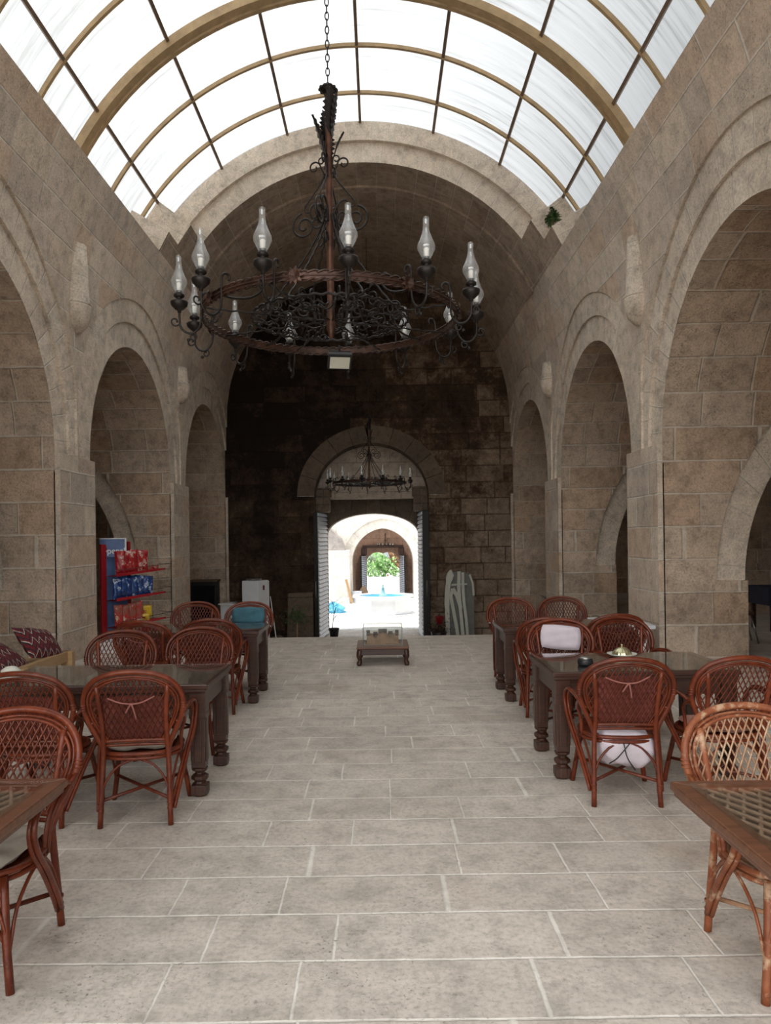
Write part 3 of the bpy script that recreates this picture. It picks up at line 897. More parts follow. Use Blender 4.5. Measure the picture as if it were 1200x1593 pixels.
def pillow(w, d, h, mat, name, loc, rot=(0, 0, 0), n=16, tuft=False, seed=0, pw=.32, corner=False, wr=.006):
    rnd = random.Random(seed); m = MB()
    vs = []; ph = [rnd.uniform(0, 6) for _ in range(4)]
    for sgn in (1, -1):
        for i in range(n + 1):
            for j in range(n + 1):
                u, v = i / n * 2 - 1, j / n * 2 - 1
                e = max(0, (1 - u ** 4) * (1 - v ** 4)) ** pw if not corner else max(0, (1 - u * u) * (1 - v * v)) ** .45
                pin = 1 - (.09 if not corner else .05) * (u * u * v * v) * -1 if corner else 1 - .10 * (u * u) * (v * v)
                z = sgn * h / 2 * e + wr * sin(7 * u + ph[0] + 3 * v) * e + wr * sin(9 * v + ph[1] - 4 * u) * e
                if tuft: z -= sgn * .3 * h * math.exp(-(u * u + v * v) * 22)
                vs.append((w / 2 * u * pin, d / 2 * v * pin, z))
    q = (n + 1) ** 2; fs = []; uvs = []
    for s_ in range(2):
        for i in range(n):
            for j in range(n):
                a = s_ * q + i * (n + 1) + j
                f = (a, a + n + 1, a + n + 2, a + 1)
                fs.append(f if s_ == 0 else f[::-1])
                U = [(i / n * w, j / n * d), ((i + 1) / n * w, j / n * d), ((i + 1) / n * w, (j + 1) / n * d), (i / n * w, (j + 1) / n * d)]
                uvs.append(U if s_ == 0 else U[::-1])
    m.add(vs, fs, uvs, 0, True)
    o = m.build(name, mat)
    o.location = loc; o.rotation_euler = rot
    return o

chair_a = make_chair(); chair_w = make_chair(True)
used = set()
def xf(x, y, rz, p):
    c, s = cos(rz), sin(rz)
    return (x + p[0] * c - p[1] * s, y + p[0] * s + p[1] * c, p[2])
def place(x, y, deg, label, group=None, worn=False):
    """x, y: middle of the seat; deg 0 = faces the camera"""
    src = chair_w if worn else chair_a
    o = src if src.name not in used else copy_tree(src)
    used.add(src.name)
    o.location = (x, y, 0); o.rotation_euler = (0, 0, R(deg)); o['label'] = label
    if group: o['group'] = group
    return (x, y, R(deg))
def seat_cushion(ch, mat, label, w=.40, d=.38, h=.06, z=.455, tuft=True, seed=0, cat='cushion', dy=-.02):
    o = pillow(w, d, h, mat, 'seat_cushion', xf(*ch, (0, dy, z)), (R(1), 0, ch[2]), tuft=tuft, seed=seed)
    return tag(o, label, cat)
def back_cushion(ch, mat, label, w=.38, d=.34, zc=.665, h=.045, off=-.035, ties=True, dx=0, rx=0, seed=0, lean=None, pw=.3):
    y = back_y(.08, zc) + off
    a = atan2(1, .27) if lean is None else lean
    o = pillow(w, d, h, mat, 'back_cushion', xf(*ch, (dx, y, zc)), (a, rx, ch[2]), seed=seed, pw=pw, wr=.0025)
    tag(o, label, 'cushion')
    if ties:
        m = MB()
        def loc(p):  # into the cushion's own space
            return o.matrix_basis.inverted() @ Vector(xf(*ch, p))
        top = zc + d / 2 - .04
        A = [(-.13, back_y(.13, top) + .014, top + .035), (-.06, back_y(.06, top) + .018, top + .003), (0, back_y(0, top) + .02, top - .005), (.07, back_y(.07, top) + .018, top + .004), (.14, back_y(.14, top) + .014, top + .03)]
        m.tube([loc(p) for p in smooth_path(A, 3)], .005, 6)
        for s, l in ((-.012, .10), (.02, .06)):
            m.tube([loc(p) for p in smooth_path([(0, back_y(0, top) + .024, top), (s, back_y(0, top - l / 2) + .026, top - l * .5), (s * 1.8, back_y(0, top - l) + .024, top - l)], 3)], .0055, 6)
        m.build('tie_ribbon', M['tie'], o)
    return o

# left side, from the front
c = place(-1.65, 3.06, -2, 'nearest rattan armchair on the left, beyond the wicker table in the left corner')
seat_cushion(c, M['beige'], 'grey-beige tufted seat cushion on the nearest left chair, beside the front left table', seed=1)
c = place(-1.50, 4.64, 186, 'rattan armchair seen from behind with a bow on its cushion, big left table')
seat_cushion(c, M['beige'], 'beige seat cushion on the bow-tied armchair seen from behind, big left table', seed=2)
back_cushion(c, M['maroon'], 'maroon cushion tied with a bow behind the lattice, near side of big left table', w=.40, d=.30, zc=.64)
c = place(-2.11, 4.64, 178, 'rattan armchair seen from behind at the big left table, left of the bow-tied chair')
back_cushion(c, M['maroon'], 'maroon cushion without bow in the chair left of the bow-tied one, big left table', w=.42, d=.30, zc=.64, ties=False, seed=3)
c = place(-2.17, 5.97, 3, 'rattan armchair facing the camera across the big left table, left of the pair')
c = place(-1.57, 6.12, -2, 'rattan armchair facing the camera across the big left table, nearer the open floor')
c = place(-2.25, 7.32, 176, 'rattan armchair seen from behind at the rear left table, nearer the snack rack')
back_cushion(c, M['maroon'], 'maroon cushion with tie in the rear left table chair nearer the snack rack', w=.40, d=.28, zc=.64, ties=True, seed=5)
c = place(-1.66, 7.42, 184, 'rattan armchair seen from behind at the rear left table, beside the open floor')
back_cushion(c, M['maroon'], 'maroon cushion in the rear left table chair beside the open floor', w=.40, d=.28, zc=.64, ties=False, seed=6)
seat_cushion(c, M['beige'], 'beige seat cushion on the rear left table chair beside the open floor', seed=7)
c = place(-2.25, 8.80, 3, 'rattan armchair facing the camera behind the rear left table, bare lattice without cushion')
c = place(-1.60, 8.68, -3, 'rattan armchair facing the camera behind the rear left table, with a teal cushion')
back_cushion(c, M['teal'], 'teal velvet cushion standing in the chair behind the rear left table', w=.40, d=.20, zc=.79, h=.08, off=-.06, ties=False, seed=8)
# right side
c = place(1.60, 2.94, 3, 'weathered pale rattan armchair beyond the wicker-topped table at the right edge', worn=True)
seat_cushion(c, M['pinkbrown'], 'dusty pink seat cushion on the weathered chair at the right front table', seed=9, tuft=False)
c_lil = place(1.545, 4.85, 176, 'rattan armchair seen from behind with a lilac cushion sagging under its seat')
back_cushion(c_lil, M['maroon'], 'maroon cushion tied with a pink ribbon in the chair with the sagging lilac cushion', w=.40, d=.34, zc=.66)
c = place(2.20, 4.84, 183, 'rattan armchair seen from behind at the right photo edge, by the big right table')
seat_cushion(c, M['pinkbrown'], 'dusty pink seat cushion on the chair at the right edge by the big right table', seed=10, tuft=False)
c = place(1.60, 6.38, -3, 'rattan armchair facing the camera behind the big right table, with a rumpled lilac cushion')
back_cushion(c, M['lilac'], 'rumpled pale lilac cushion standing in the chair behind the big right table', w=.36, d=.22, zc=.79, h=.09, off=-.06, ties=False, seed=11, rx=.10, pw=.5)
c = place(2.21, 6.48, 4, 'rattan armchair facing the camera across the big right table, behind the brass dome')
c = place(1.60, 7.12, 172, 'rattan armchair seen from behind at the rear right table, beside the open floor')
seat_cushion(c, M['beige'], 'beige seat cushion on the rear right table chair beside the open floor, seen from behind', seed=12)
c = place(2.25, 7.34, 182, 'rattan armchair seen from behind at the rear right table, nearer the pillar')
back_cushion(c, M['maroon'], 'maroon cushion tied in the rear right table chair nearer the pillar', w=.40, d=.30, zc=.65, ties=True, seed=13)
c = place(1.60, 8.72, 3, 'rattan armchair facing the camera behind the rear right table, beside the open floor')
c = place(2.22, 8.80, -2, 'rattan armchair facing the camera behind the rear right table, nearer the pillar')

# lilac cushion slumped through under the seat
o = pillow(.37, .38, .24, M['lilac'], 'seat_cushion', xf(*c_lil, (-.02, .02, .33)), (R(10), R(-8), c_lil[2]), seed=14, pw=.45, wr=.008)
tag(o, 'pale lilac cushion sagging under the seat of the armchair by the big right table', 'cushion')
m = MB()
inv = o.matrix_basis.inverted()
for a, b in (((.02, .24, .40), (-.06, .20, .22)), ((-.02, .24, .40), (.10, .2, .26))):
    m.tube([inv @ Vector(xf(*c_lil, p)) for p in smooth_path([a, ((a[0] + b[0]) / 2 + .02, .25, .31), b], 4)], .004, 5)
m.build('tie_string', M['black'], o)

# ---------------------------------------------------------------- tables
def make_table(x0, x1, y0, y1, label, style='dark', H=.75):
    cx, cyy = (x0 + x1) / 2, (y0 + y1) / 2; w, d = x1 - x0, y1 - y0
    t = empty('dining_table', (cx, cyy, 0), 0, label, 'table')
    top = M['wood_top'] if style == 'cane' else M['wood']
    fwid = .085 if style == 'cane' else .06
    # mitred frame
    m = MB()
    a, b = w / 2, d / 2; ia, ib = a - fwid, b - fwid
    P = [(-a, -b), (a, -b), (a, b), (-a, b)]; Q = [(-ia, -ib), (ia, -ib), (ia, ib), (-ia, ib)]
    for i in range(4):
        j = (i + 1) % 4
        m.prism([P[i], P[j], Q[j], Q[i]], lambda x, y: (x, y, H - .034), lambda x, y: (x, y, H))
    m.build('top_frame', top, t, bevel=.006)
    m = MB()
    for i in range(4):
        j = (i + 1) % 4; k = .982
        m.prism([(P[i][0] * k, P[i][1] * k), (P[j][0] * k, P[j][1] * k), (Q[j][0], Q[j][1]), (Q[i][0], Q[i][1])], lambda x, y: (x, y, H - .055), lambda x, y: (x, y, H - .034))
    m.build('moulding', top, t, bevel=.004)
    m = MB()
    m.box((0, 0, H - .028), (2 * ia + .01, 2 * ib + .01, .012))
    m.build('panel', M['cane_dark'] if style == 'dark' else M['wood'], t)
    # woven panel
    m = MB()
    if style == 'cane':
        sp = .052
        for dirn, zz in ((1, H - .016), (-1, H - .009)):
            k = -2.0 * ia - ib
            while k < 2.0 * ia + ib:
                # line y = dirn*x*0.8 + k
                pts = []
                sl = dirn * 2.0
                for xx in (-ia, ia):
                    yy = sl * xx + k
                    if -ib <= yy <= ib: pts.append((xx, yy))
                for yy in (-ib, ib):
                    xx = (yy - k) / sl
                    if -ia < xx < ia: pts.append((xx, yy))
                if len(pts) >= 2 and (Vector(pts[0]) - Vector(pts[1])).length > .03:
                    p, q = pts[0], pts[1]
                    m.tube([(p[0], p[1], zz), (q[0], q[1], zz)], .0078, 6, cap=False)
                k += sp * 2.236
        m.build('woven_cane', M['cane'], t)
    else:
        k = -ia + .01
        while k < ia:
            m.tube([(k, -ib, H - .016), (k, ib, H - .016)], .0035, 4, cap=False); k += .016
        k = -ib + .01
        while k < ib:
            m.tube([(-ia, k, H - .014), (ia, k, H - .014)], .0035, 4, cap=False); k += .016
        m.build('woven_cane', M['cane_dark'], t)
    m = MB(); g = .012 if style == 'dark' else .05
    m.box((0, 0, H + .004), (w - 2 * g, d - 2 * g, .006)); m.build('glass_sheet', M['glass'], t, bevel=.001)
    # apron
    m = MB(); ap = .115 if style == 'dark' else .014; e = .055 if style == 'dark' else .04
    for s in (-1, 1):
        m.box((0, s * (b - e), H - .055 - ap / 2), (w - 2 * e, .026, ap))
        m.box((s * (a - e), 0, H - .055 - ap / 2), (.026, d - 2 * e, ap))
        m.box((0, s * (b - e + .016 * 1), H - .055 - .012), (w - 2 * e - .08, .010, .02))
    m.build('apron', M['wood'], t, bevel=.003)
    if style == 'cane':
        m = MB(); m.lathe([(0, 0), (.30, 0), (.30, .03), (.22, .06), (.13, .12), (.09, .25), (.09, .50), (.14, .62), (.26, H - .06), (0, H - .06)], n=24)
        m.build('pedestal', M['rattan'], t)
        return t
    for sx in (-1, 1):
        for sy in (-1, 1):
            m = MB(); lx, ly = sx * (a - .075), sy * (b - .075)
            m.box((0, 0, H - .055 - .075), (.108, .108, .15))
            zt = H - .20
            for (z0_, z1_, w0_, w1_) in ((.19, zt, .092, .102), (zt - .03, zt + .01, .112, .112), (.012, .075, .104, .104)):
                m.prism([(-1, -1), (1, -1), (1, 1), (-1, 1)], lambda a_, b_: (a_ * w0_ / 2, b_ * w0_ / 2, z0_), lambda a_, b_: (a_ * w1_ / 2, b_ * w1_ / 2, z1_))
            for sx_, sy_ in ((1, 0), (-1, 0), (0, 1), (0, -1)):
                m.box((sx_ * .0495, sy_ * .0495, .38), (.012 if sx_ else .05, .012 if sy_ else .05, .30))
            q = 1.08
            m.lathe([(0, .19), (.052 * q, .188), (.050 * q, .17), (.030 * q, .16), (.030 * q, .148), (.054 * q, .132), (.054 * q, .112), (.034 * q, .098), (.040 * q, .086), (.054 * q, .074), (.054 * q, .012), (.048, 0), (0, 0)], (0, 0, 0), 8, smooth=False, ph=pi / 8)
            m.v = [(x + lx, y + ly, z) for x, y, z in m.v]
            m.build('leg', M['wood'], t, bevel=.004)
    return t
make_table(-2.62, -1.27, 2.18, 2.985, 'wooden table with a wicker-and-glass top cut off by the left bottom edge', 'cane')
make_table(1.105, 2.45, 2.03, 2.845, 'wooden table with diagonal wicker under glass cut off by the right edge', 'cane')
make_table(-2.66, -1.145, 4.87, 5.68, 'big dark wooden glass-topped table on the left, second from the front, reflecting chairs')
make_table(1.19, 2.50, 5.12, 5.94, 'big dark wooden glass-topped table on the right with the brass dome and the ashtray')
make_table(-2.62, -1.26, 7.64, 8.42, 'rear left dark wooden table, in front of the teal cushion')
make_table(1.26, 2.60, 7.56, 8.32, 'rear right dark wooden table at the far end of the right row')

# ashtray and brass dome
m = MB(); m.lathe([(0, 0), (.05, 0), (.055, .01), (.052, .04), (.046, .048), (.044, .045), (.040, .02), (0, .018)], n=24)
o = empty('ashtray', unproj(911, 1033, 5.38).xy.to_3d() + Vector((0, 0, .757)), 0, 'small round black metal ashtray on the big right table', 'ashtray')
m.build('bowl', M['black'], o)
m = MB(); m.lathe([(.046, .046), (.046, .052), (.036, .060), (0, .062)], n=24); m.build('lid', M['silver'], o)
p = unproj(968, 1022, 5.72)
o = empty('domed_dish', (p.x, 5.72, .757), 0, 'pale brass ribbed dome on a glass plate, on the big right table', 'dish')
m = MB(); m.lathe([(0, .004), (.07, .004), (.10, .014), (.112, .022), (.112, .026), (.10, .019), (.07, .010), (0, .010)], n=32); m.build('plate', M['cream'], o)
m = MB()
vs = []; nn = 64
for k in range(11):
    a = k / 10 * pi / 2
    for i in range(nn):
        r = (.072 + (.0032 if i % 4 < 2 else 0) * cos(a)) * cos(a); th = 2 * pi * i / nn
        vs.append((r * cos(th), r * sin(th), .012 + .062 * sin(a)))
m.add(vs, [(k * nn + i, k * nn + (i + 1) % nn, (k + 1) * nn + (i + 1) % nn, (k + 1) * nn + i) for k in range(10) for i in range(nn)], None, 0, True)
m.build('dome', M['brass'], o)
m = MB(); m.lathe([(.006, .072), (.005, .082), (.010, .087), (.010, .093), (0, .097)], n=12); m.build('knob', M['brass'], o)

# ---------------------------------------------------------------- chandeliers
def spiral(cx, cz, r0, r1, a0, turns, n=26):
    return [(cx + (r0 + (r1 - r0) * i / n) * cos(a0 + turns * 2 * pi * i / n), cz + (r0 + (r1 - r0) * i / n) * sin(a0 + turns * 2 * pi * i / n)) for i in range(n + 1)]
def radial(pts, th, off=0):
    """(r,z) curve turned to azimuth th"""
    return [(r * sin(th) + off * cos(th), -r * cos(th) + off * sin(th), z) for r, z in pts]
def make_chandelier(loc, label, chain_top):
    t = empty('wrought_iron_chandelier', loc, 0, label, 'chandelier')
    rR, rI = .93, .58
    m = MB()
    nn = 72
    m.lathe([(rR - .007, -.022), (rR + .007, -.022), (rR + .007, .022), (rR - .007, .022), (rR - .007, -.022)], n=nn, smooth=False)
    for zz in (-.024, .024, 0):
        for ph in (0, pi):
            P = []
            for i in range(288):
                a = 2 * pi * i / 288; tw = a * 44 + ph
                P.append(((rR + .010 * (zz != 0) * cos(tw) + (0 if zz else .008)) * cos(a), (rR + .010 * (zz != 0) * cos(tw) + (0 if zz else .008)) * sin(a), zz + .009 * (zz != 0) * sin(tw)))
            m.tube(P, .0065, 4, closed=True)
            if zz == 0: break
    m.build('outer_ring', M['iron_ring'], t)
    m = MB()
    P = [((rI + .006 * cos(40 * 2 * pi * i / 200)) * cos(2 * pi * i / 200), (rI + .006 * cos(40 * 2 * pi * i / 200)) * sin(2 * pi * i / 200), .0 + .006 * sin(40 * 2 * pi * i / 200)) for i in range(200)]
    m.tube(P, .010, 5, closed=True); m.build('inner_ring', M['iron'], t)
    # rosettes on the ring
    for k in range(8):
        a = R(-18 + 8) + 2 * pi * k / 8
        m = MB()
        c = Vector((rR * sin(a), -rR * cos(a), 0.0)); ou = Vector((sin(a), -cos(a), 0)); si = Vector((cos(a), sin(a), 0))
        for j in range(9):
            b = 2 * pi * j / 9
            d = (si * cos(b) + Vector((0, 0, 1)) * sin(b)); w = d.cross(ou).normalized()
            p = [c + ou * .012, c + ou * .03 + d * .035 + w * .012, c + ou * .022 + d * .062, c + ou * .03 + d * .035 - w * .012]
            m.add(p + [q - ou * .004 for q in p], [(0, 1, 2, 3), (7, 6, 5, 4), (0, 4, 5, 1), (1, 5, 6, 2), (2, 6, 7, 3), (3, 7, 4, 0)])
        m.build('rosette', M['iron_ring'], t)
    # spokes: twisted rods from hub to ring
    for k in range(8):
        a = 2 * pi * k / 8 + R(22)
        m = MB()
        P = []
        for i in range(60):
            r = .03 + (rR - .03) * i / 59; tw = i * .9
            P.append((r * sin(a) + .003 * cos(tw) * cos(a), -r * cos(a) + .003 * cos(tw) * sin(a), -.01 + .003 * sin(tw)))
        m.tube(P, .0065, 5); m.build('spoke', M['iron'], t)
    # stem
    m = MB()
    m.lathe([(0, -.14), (.016, -.135), (.022, -.10), (.034, -.07), (.034, -.02), (.027, 0), (.026, .5), (.027, 1.2), (.025, 1.70), (.02, 1.71), (0, 1.72)], n=14)
    m.build('stem', M['iron_brown'], t)
    m = MB()
    m.lathe([(0, 1.69), (.03, 1.685), (.055, 1.70), (.06, 1.715), (.045, 1.735), (.02, 1.74), (.012, 1.76), (0, 1.765)], n=16)
    for j in range(10):
        a = 2 * pi * j / 10
        m.lathe([(0, -.014), (.012, -.008), (.015, 0), (.012, .008), (0, .014)], (.058 * cos(a), .058 * sin(a), 1.712), 8)
    m.build('crown', M['iron'], t)
    # acanthus leaves on the stem
    def leaf(a, z0, L, flare):
        m = MB(); n = 16
        ou = Vector((sin(a), -cos(a), 0)); si = Vector((cos(a), sin(a), 0))
        ctr = []
        for i in range(n + 1):
            q = i / n; ctr.append(ou * (.03 + flare * q ** 1.6) + Vector((0, 0, z0 + L * q)))
        for i in range(n):
            q = i / n; w = .058 * sin(pi * min(1, q * .85 + .12)) * (1.0 if i % 2 else .55)
            w2 = .058 * sin(pi * min(1, (q + 1 / n) * .85 + .12)) * (.55 if i % 2 else 1.0)
            if i == n - 1: w2 = .001
            for s in (-1, 1):
                p = [ctr[i], ctr[i] + si * s * w + Vector((0, 0, .02)), ctr[i + 1] + si * s * w2 + Vector((0, 0, .02 * (i < n - 1))), ctr[i + 1]]
                m.add(p + [q_ - ou * .003 for q_ in p], [(0, 1, 2, 3), (7, 6, 5, 4), (1, 5, 6, 2), (0, 4, 5, 1)])
        m.build('leaf', M['iron'], t)
    leaf(R(75), 1.34, .36, .05); leaf(R(20), 1.38, .34, .04); leaf(R(-70), 1.16, .34, .10); leaf(R(-140), 1.28, .30, .03); leaf(R(100), 1.14, .26, .09); leaf(R(190), 1.18, .3, .06)
    # scrolls round the stem, four sides, three tiers
    for k in range(4):
        th = R(90 * k + 74)
        m = MB()
        P = list(reversed(spiral(.115, 1.145, .048, .014, pi * .95, -1.05))) + [(.045, 1.10), (.032, 1.05)]
        m.tube(radial(P, th), .0065, 5)
        P = list(reversed(spiral(.058, 1.185, .032, .012, pi * .9, -.9))) + [(.03, 1.12)]
        m.tube(radial(P, th), .0055, 5)
        m.build('small_scroll', M['iron'], t)
        m = MB()
        m.tube(radial(smooth_path([(.03, 1.09, 0), (.07, 1.02, 0), (.14, .93, 0), (.195, .86, 0), (.19, .825, 0), (.165, .815, 0)], 4) and [(p[0], p[1]) for p in smooth_path([(.03, 1.09, 0), (.07, 1.02, 0), (.14, .93, 0), (.195, .86, 0), (.19, .825, 0), (.165, .815, 0)], 4)], th), .0062, 5)
        m.tube(radial([(p[0], p[1]) for p in smooth_path([(.03, .72, 0), (.04, .80, 0), (.08, .86, 0), (.13, .87, 0), (.155, .82, 0), (.13, .77, 0), (.10, .79, 0)], 4)], th), .0075, 5)
        m.build('curved_brace', M['iron'], t)
        m = MB()
        big = list(reversed(spiral(.205, .72, .100, .022, pi * .45, -1.6, 44)))
        P = [(p[0], p[1]) for p in big]
        m.tube(radial(P, th), .0085, 6)
        P = list(reversed(spiral(.105, .735, .055, .016, pi * .5, 1.3, 30)))
        m.tube(radial(P, th), .0075, 5)
        P = [(p[0], p[1]) for p in smooth_path([(.03, .58, 0), (.07, .63, 0), (.10, .60, 0), (.085, .555, 0), (.055, .575, 0)], 4)]
        m.tube(radial(P, th), .0065, 5)
        m.build('large_scroll', M['iron'], t)
    # stays from the stem down to the inner ring
    for k in range(6):
        th = R(60 * k + 30); m = MB(); P = []
        for i in range(50):
            q = i / 49; r = .03 + .01 * (1 - q) + (.44) * max(0, q - .12) / .88; z = .78 - .76 * q
            r = .035 + .50 * q ** 1.35; tw = i * 1.3
            P.append((r * sin(th) + .003 * cos(tw) * cos(th), -r * cos(th) + .003 * cos(tw) * sin(th), z + .003 * sin(tw)))
        m.tube(P, .0078, 5); m.build('stay', M['iron'], t)
    # inner basket of scrolls between the hub and inner ring
    for k in range(10):
        th = 2 * pi * k / 10 + .2
        m = MB()
        P = list(reversed(spiral(.20, .075, .070, .018, pi, -1.3, 28))) + [(.12, -.02), (.06, -.02)]
        m.tube(radial(P, th), .0062, 5)
        P = list(reversed(spiral(.42, .055, .062, .016, pi, -1.35, 28)))
        m.tube(radial(P, th), .0062, 5)
        P = spiral(.52, .02, .06, .014, 0, 1.4, 28)
        m.tube([(r * sin(th + .25) , -r * cos(th + .25), z - .02) for r, z in P], .0062, 5)
        # flat loops lying in the ring's plane
        cc = Vector((.33 * sin(th + .3), -.33 * cos(th + .3), .01))
        m.tube([cc + Vector(((.085 - .06 * i / 30) * cos(i * .33 + th), (.085 - .06 * i / 30) * sin(i * .33 + th), .012 * sin(i))) for i in range(31)], .006, 5)
        cc = Vector((.50 * sin(th), -.50 * cos(th), .0))
        m.tube([cc + Vector(((.07 - .05 * i / 30) * cos(-i * .33 + th), (.07 - .05 * i / 30) * sin(-i * .33 + th), .012 * sin(i))) for i in range(31)], .006, 5)
        # small leaf cluster
        for j in range(6):
            b = j * pi / 3 + th
            p0 = Vector((.42 * sin(th + .15), -.42 * cos(th + .15), -.02))
            d = Vector((cos(b), sin(b), .4 * sin(j * 2.1))) * .045; w = Vector((-sin(b), cos(b), 0)) * .011
            p = [p0, p0 + d * .5 + w, p0 + d, p0 + d * .5 - w]
            m.add(p + [q - Vector((0, 0, .004)) for q in p], [(0, 1, 2, 3), (7, 6, 5, 4), (0, 4, 5, 1), (1, 5, 6, 2), (2, 6, 7, 3), (3, 7, 4, 0)])
        m.build('basket_scroll', M['iron'], t)
    # lying quarter hoops between rings
    for k in range(4):
        th = R(90 * k + 40); m = MB()
        P = [(rR - .02, 0), (.80, -.0), (.68, .03), (.60, .09), (.585, .14), (.62, .17), (.66, .14), (.64, .11)]
        P2 = smooth_path([(x, z, 0) for x, z in P], 5)
        m.tube(radial([(p[0], p[1]) for p in P2], th), .0085, 5); m.build('ring_hook', M['iron'], t)
    # oil lamps on scroll brackets
    NL = 13
    for k in range(NL):
        th = R(9.3) + 2 * pi * k / NL
        bx, by = 1.09 * sin(th), -1.09 * cos(th)
        m = MB()
        m.lathe([(0, -.03), (.012, -.028), (.014, -.012), (.030, -.004), (.056, .022), (.062, .045), (.058, .052), (.03, .060), (.020, .068), (.022, .078), (.036, .084), (.038, .098), (.030, .106), (.022, .110), (.022, .125), (0, .126)], (bx, by, 0), 18)
        L = m.build('oil_lamp', M['iron'], t)
        m = MB(); m.lathe([(.023, .112), (.036, .135), (.0565, .175), (.056, .20), (.040, .235), (.025, .275), (.019, .31), (.0185, .37), (.0205, .373)], (bx, by, 0), 18)
        m.build('glass_chimney', M['chimney'], L)
        m = MB(); m.lathe([(.014, .125), (.018, .135), (.018, .175), (.012, .182), (0, .184)], (bx, by, 0), 12); m.build('bulb', M['milk'], L)
        m = MB()
        P = [(.885, .085), (.875, .105), (.89, .125), (.915, .125), (.935, .10), (.94, .04), (.94, -.05), (.955, -.12), (1.0, -.165), (1.05, -.16), (1.085, -.12), (1.09, -.07), (1.09, -.02)]
        P2 = smooth_path([(x, z, 0) for x, z in P], 4)
        m.tube(radial([(p[0], p[1]) for p in P2], th), .0085, 6)
        P = list(reversed(spiral(1.12, -.09, .035, .012, pi, 1.1, 18))); m.tube(radial(P, th), .006, 5)
        P = spiral(1.0, -.19, .03, .01, pi / 2, 1.1, 16); m.tube(radial(P, th), .006, 5)
        m.lathe([(0, -.014), (.012, -.006), (.012, .006), (0, .014)], radial([(1.03, -.215)], th)[0], 8)
        m.build('scroll_bracket', M['iron'], L)
    # chain
    z = 1.76; k = 0; m = MB()
    while z < chain_top:
        P = []
        for i in range(12):
            a = 2 * pi * i / 12; x, zz = .014 * cos(a), .032 * sin(a)
            P.append((x, 0, z + .03 + zz) if k % 2 else (0, x, z + .03 + zz))
        m.tube(P, .0042, 5, closed=True); z += .052; k += 1
    m.build('chain', M['iron'], t)
    return t
HZ = 3.33
t1 = make_chandelier((-.335, 5.5, HZ), 'large near wrought-iron chandelier with oil-lamp glasses, hanging under the glass roof', 10.0 - HZ)
t1.rotation_euler = (0, 0, 0)
# smaller one by the gate
t2 = copy_tree(t1); t2.location = (-.225, 18.8, 3.10); t2.rotation_euler = (0, 0, R(9))
t2['label'] = 'dark wrought-iron chandelier hanging in front of the great gate arch under the stone vault'
ch2 = [c for c in t2.children if c.name.startswith('chain')][0]
t2.scale = (.98, .98, .98)
t3 = copy_tree(t1); t3.location = (.30, 36.0, 1.32); t3.scale = (.36, .36, .36)
t3['label'] = 'tiny far chandelier seen through the gateway against the green bushes'
for src, top, nm in ((t2, 9.33 - 3.10, 0), (t3, 3.2, 0)):
    o = [c for c in src.children if c.name.startswith('chain')][0]
    z = 1.76; k = 0; m = MB()
    while z < top / src.scale[2]:
        P = []
        for i in range(8):
            a = 2 * pi * i / 8; x, zz = .014 * cos(a), .032 * sin(a)
            P.append((x, 0, z + .03 + zz) if k % 2 else (0, x, z + .03 + zz))
        m.tube(P, .0042, 4, closed=True); z += .052; k += 1
    tmp = m.build('chain_tmp', M['iron']); o.data = tmp.data; bpy.data.objects.remove(tmp)
# floodlight slung under the first one
fl = empty('floodlight', (-.31, 6.20, HZ - .14), R(10), 'small square floodlight slung under the large near chandelier', 'lamp')
m = MB(); m.box((0, 0, 0), (.20, .15, .035), M=Matrix.Rotation(R(-42), 4, 'X')); m.build('housing', M['black'], fl, bevel=.005)
m = MB(); m.box((0, -.008, -.019), (.165, .11, .004), M=Matrix.Rotation(R(-42), 4, 'X')); m.build('glass_front', M['cream'], fl)
m = MB(); m.tube([(-.09, 0, 0), (-.09, .0, .08), (.09, 0, .08), (.09, 0, 0)], .006, 6); m.tube([(0, 0, .08), (0, -.01, .13)], .008, 6); m.build('bracket', M['black'], fl)

# ---------------------------------------------------------------- model in a glass case on a low table
T0 = 9.78; tx = .03
t = empty('low_display_table', (tx, T0 + .40, 0), 0, 'low brown wooden table with curled feet standing on the floor before the gateway', 'table')
w, d, H = .70, .74, .25
m = MB(); m.box((0, 0, H - .014), (w, d, .028)); m.build('top', M['wood_top'], t, bevel=.008)
m = MB()
for s in (-1, 1):
    m.box((0, s * (d / 2 - .03), H - .028 - .04), (w - .04, .03, .08)); m.box((s * (w / 2 - .03), 0, H - .028 - .04), (.03, d - .04, .08))
m.build('apron', M['wood'], t, bevel=.004)
for sx in (-1, 1):
    for sy in (-1, 1):
        m = MB(); x, y = sx * (w / 2 - .045), sy * (d / 2 - .045)
        P = smooth_path([(x, y, H - .04), (x + sx * .012, y + sy * .008, .13), (x + sx * .002, y, .07), (x + sx * .012, y + sy * .012, .03)], 4)
        m.tube(P, [.040, .040, .040, .039, .038, .034, .030, .028, .027, .030, .034, .036, .030], 10)
        m.lathe([(0, -.03), (.026, -.026), (.036, 0), (.026, .024), (0, .028)], (x + sx * .012, y + sy * .012, .0305), 12)
        m.build('leg', M['wood'], t)
cs = empty('glass_case', (tx, T0 + .42, H), 0, 'clear glass case over the building model on the low table', 'display case')
cw, cdp, chh = .53, .48, .245
m = MB()
for s in (-1, 1):
    m.box((s * cw / 2, 0, chh / 2), (.004, cdp, chh)); m.box((0, s * cdp / 2, chh / 2), (cw, .004, chh))
m.box((0, 0, chh), (cw, cdp, .004)); m.build('panes', M['glass'], cs)
m = MB()
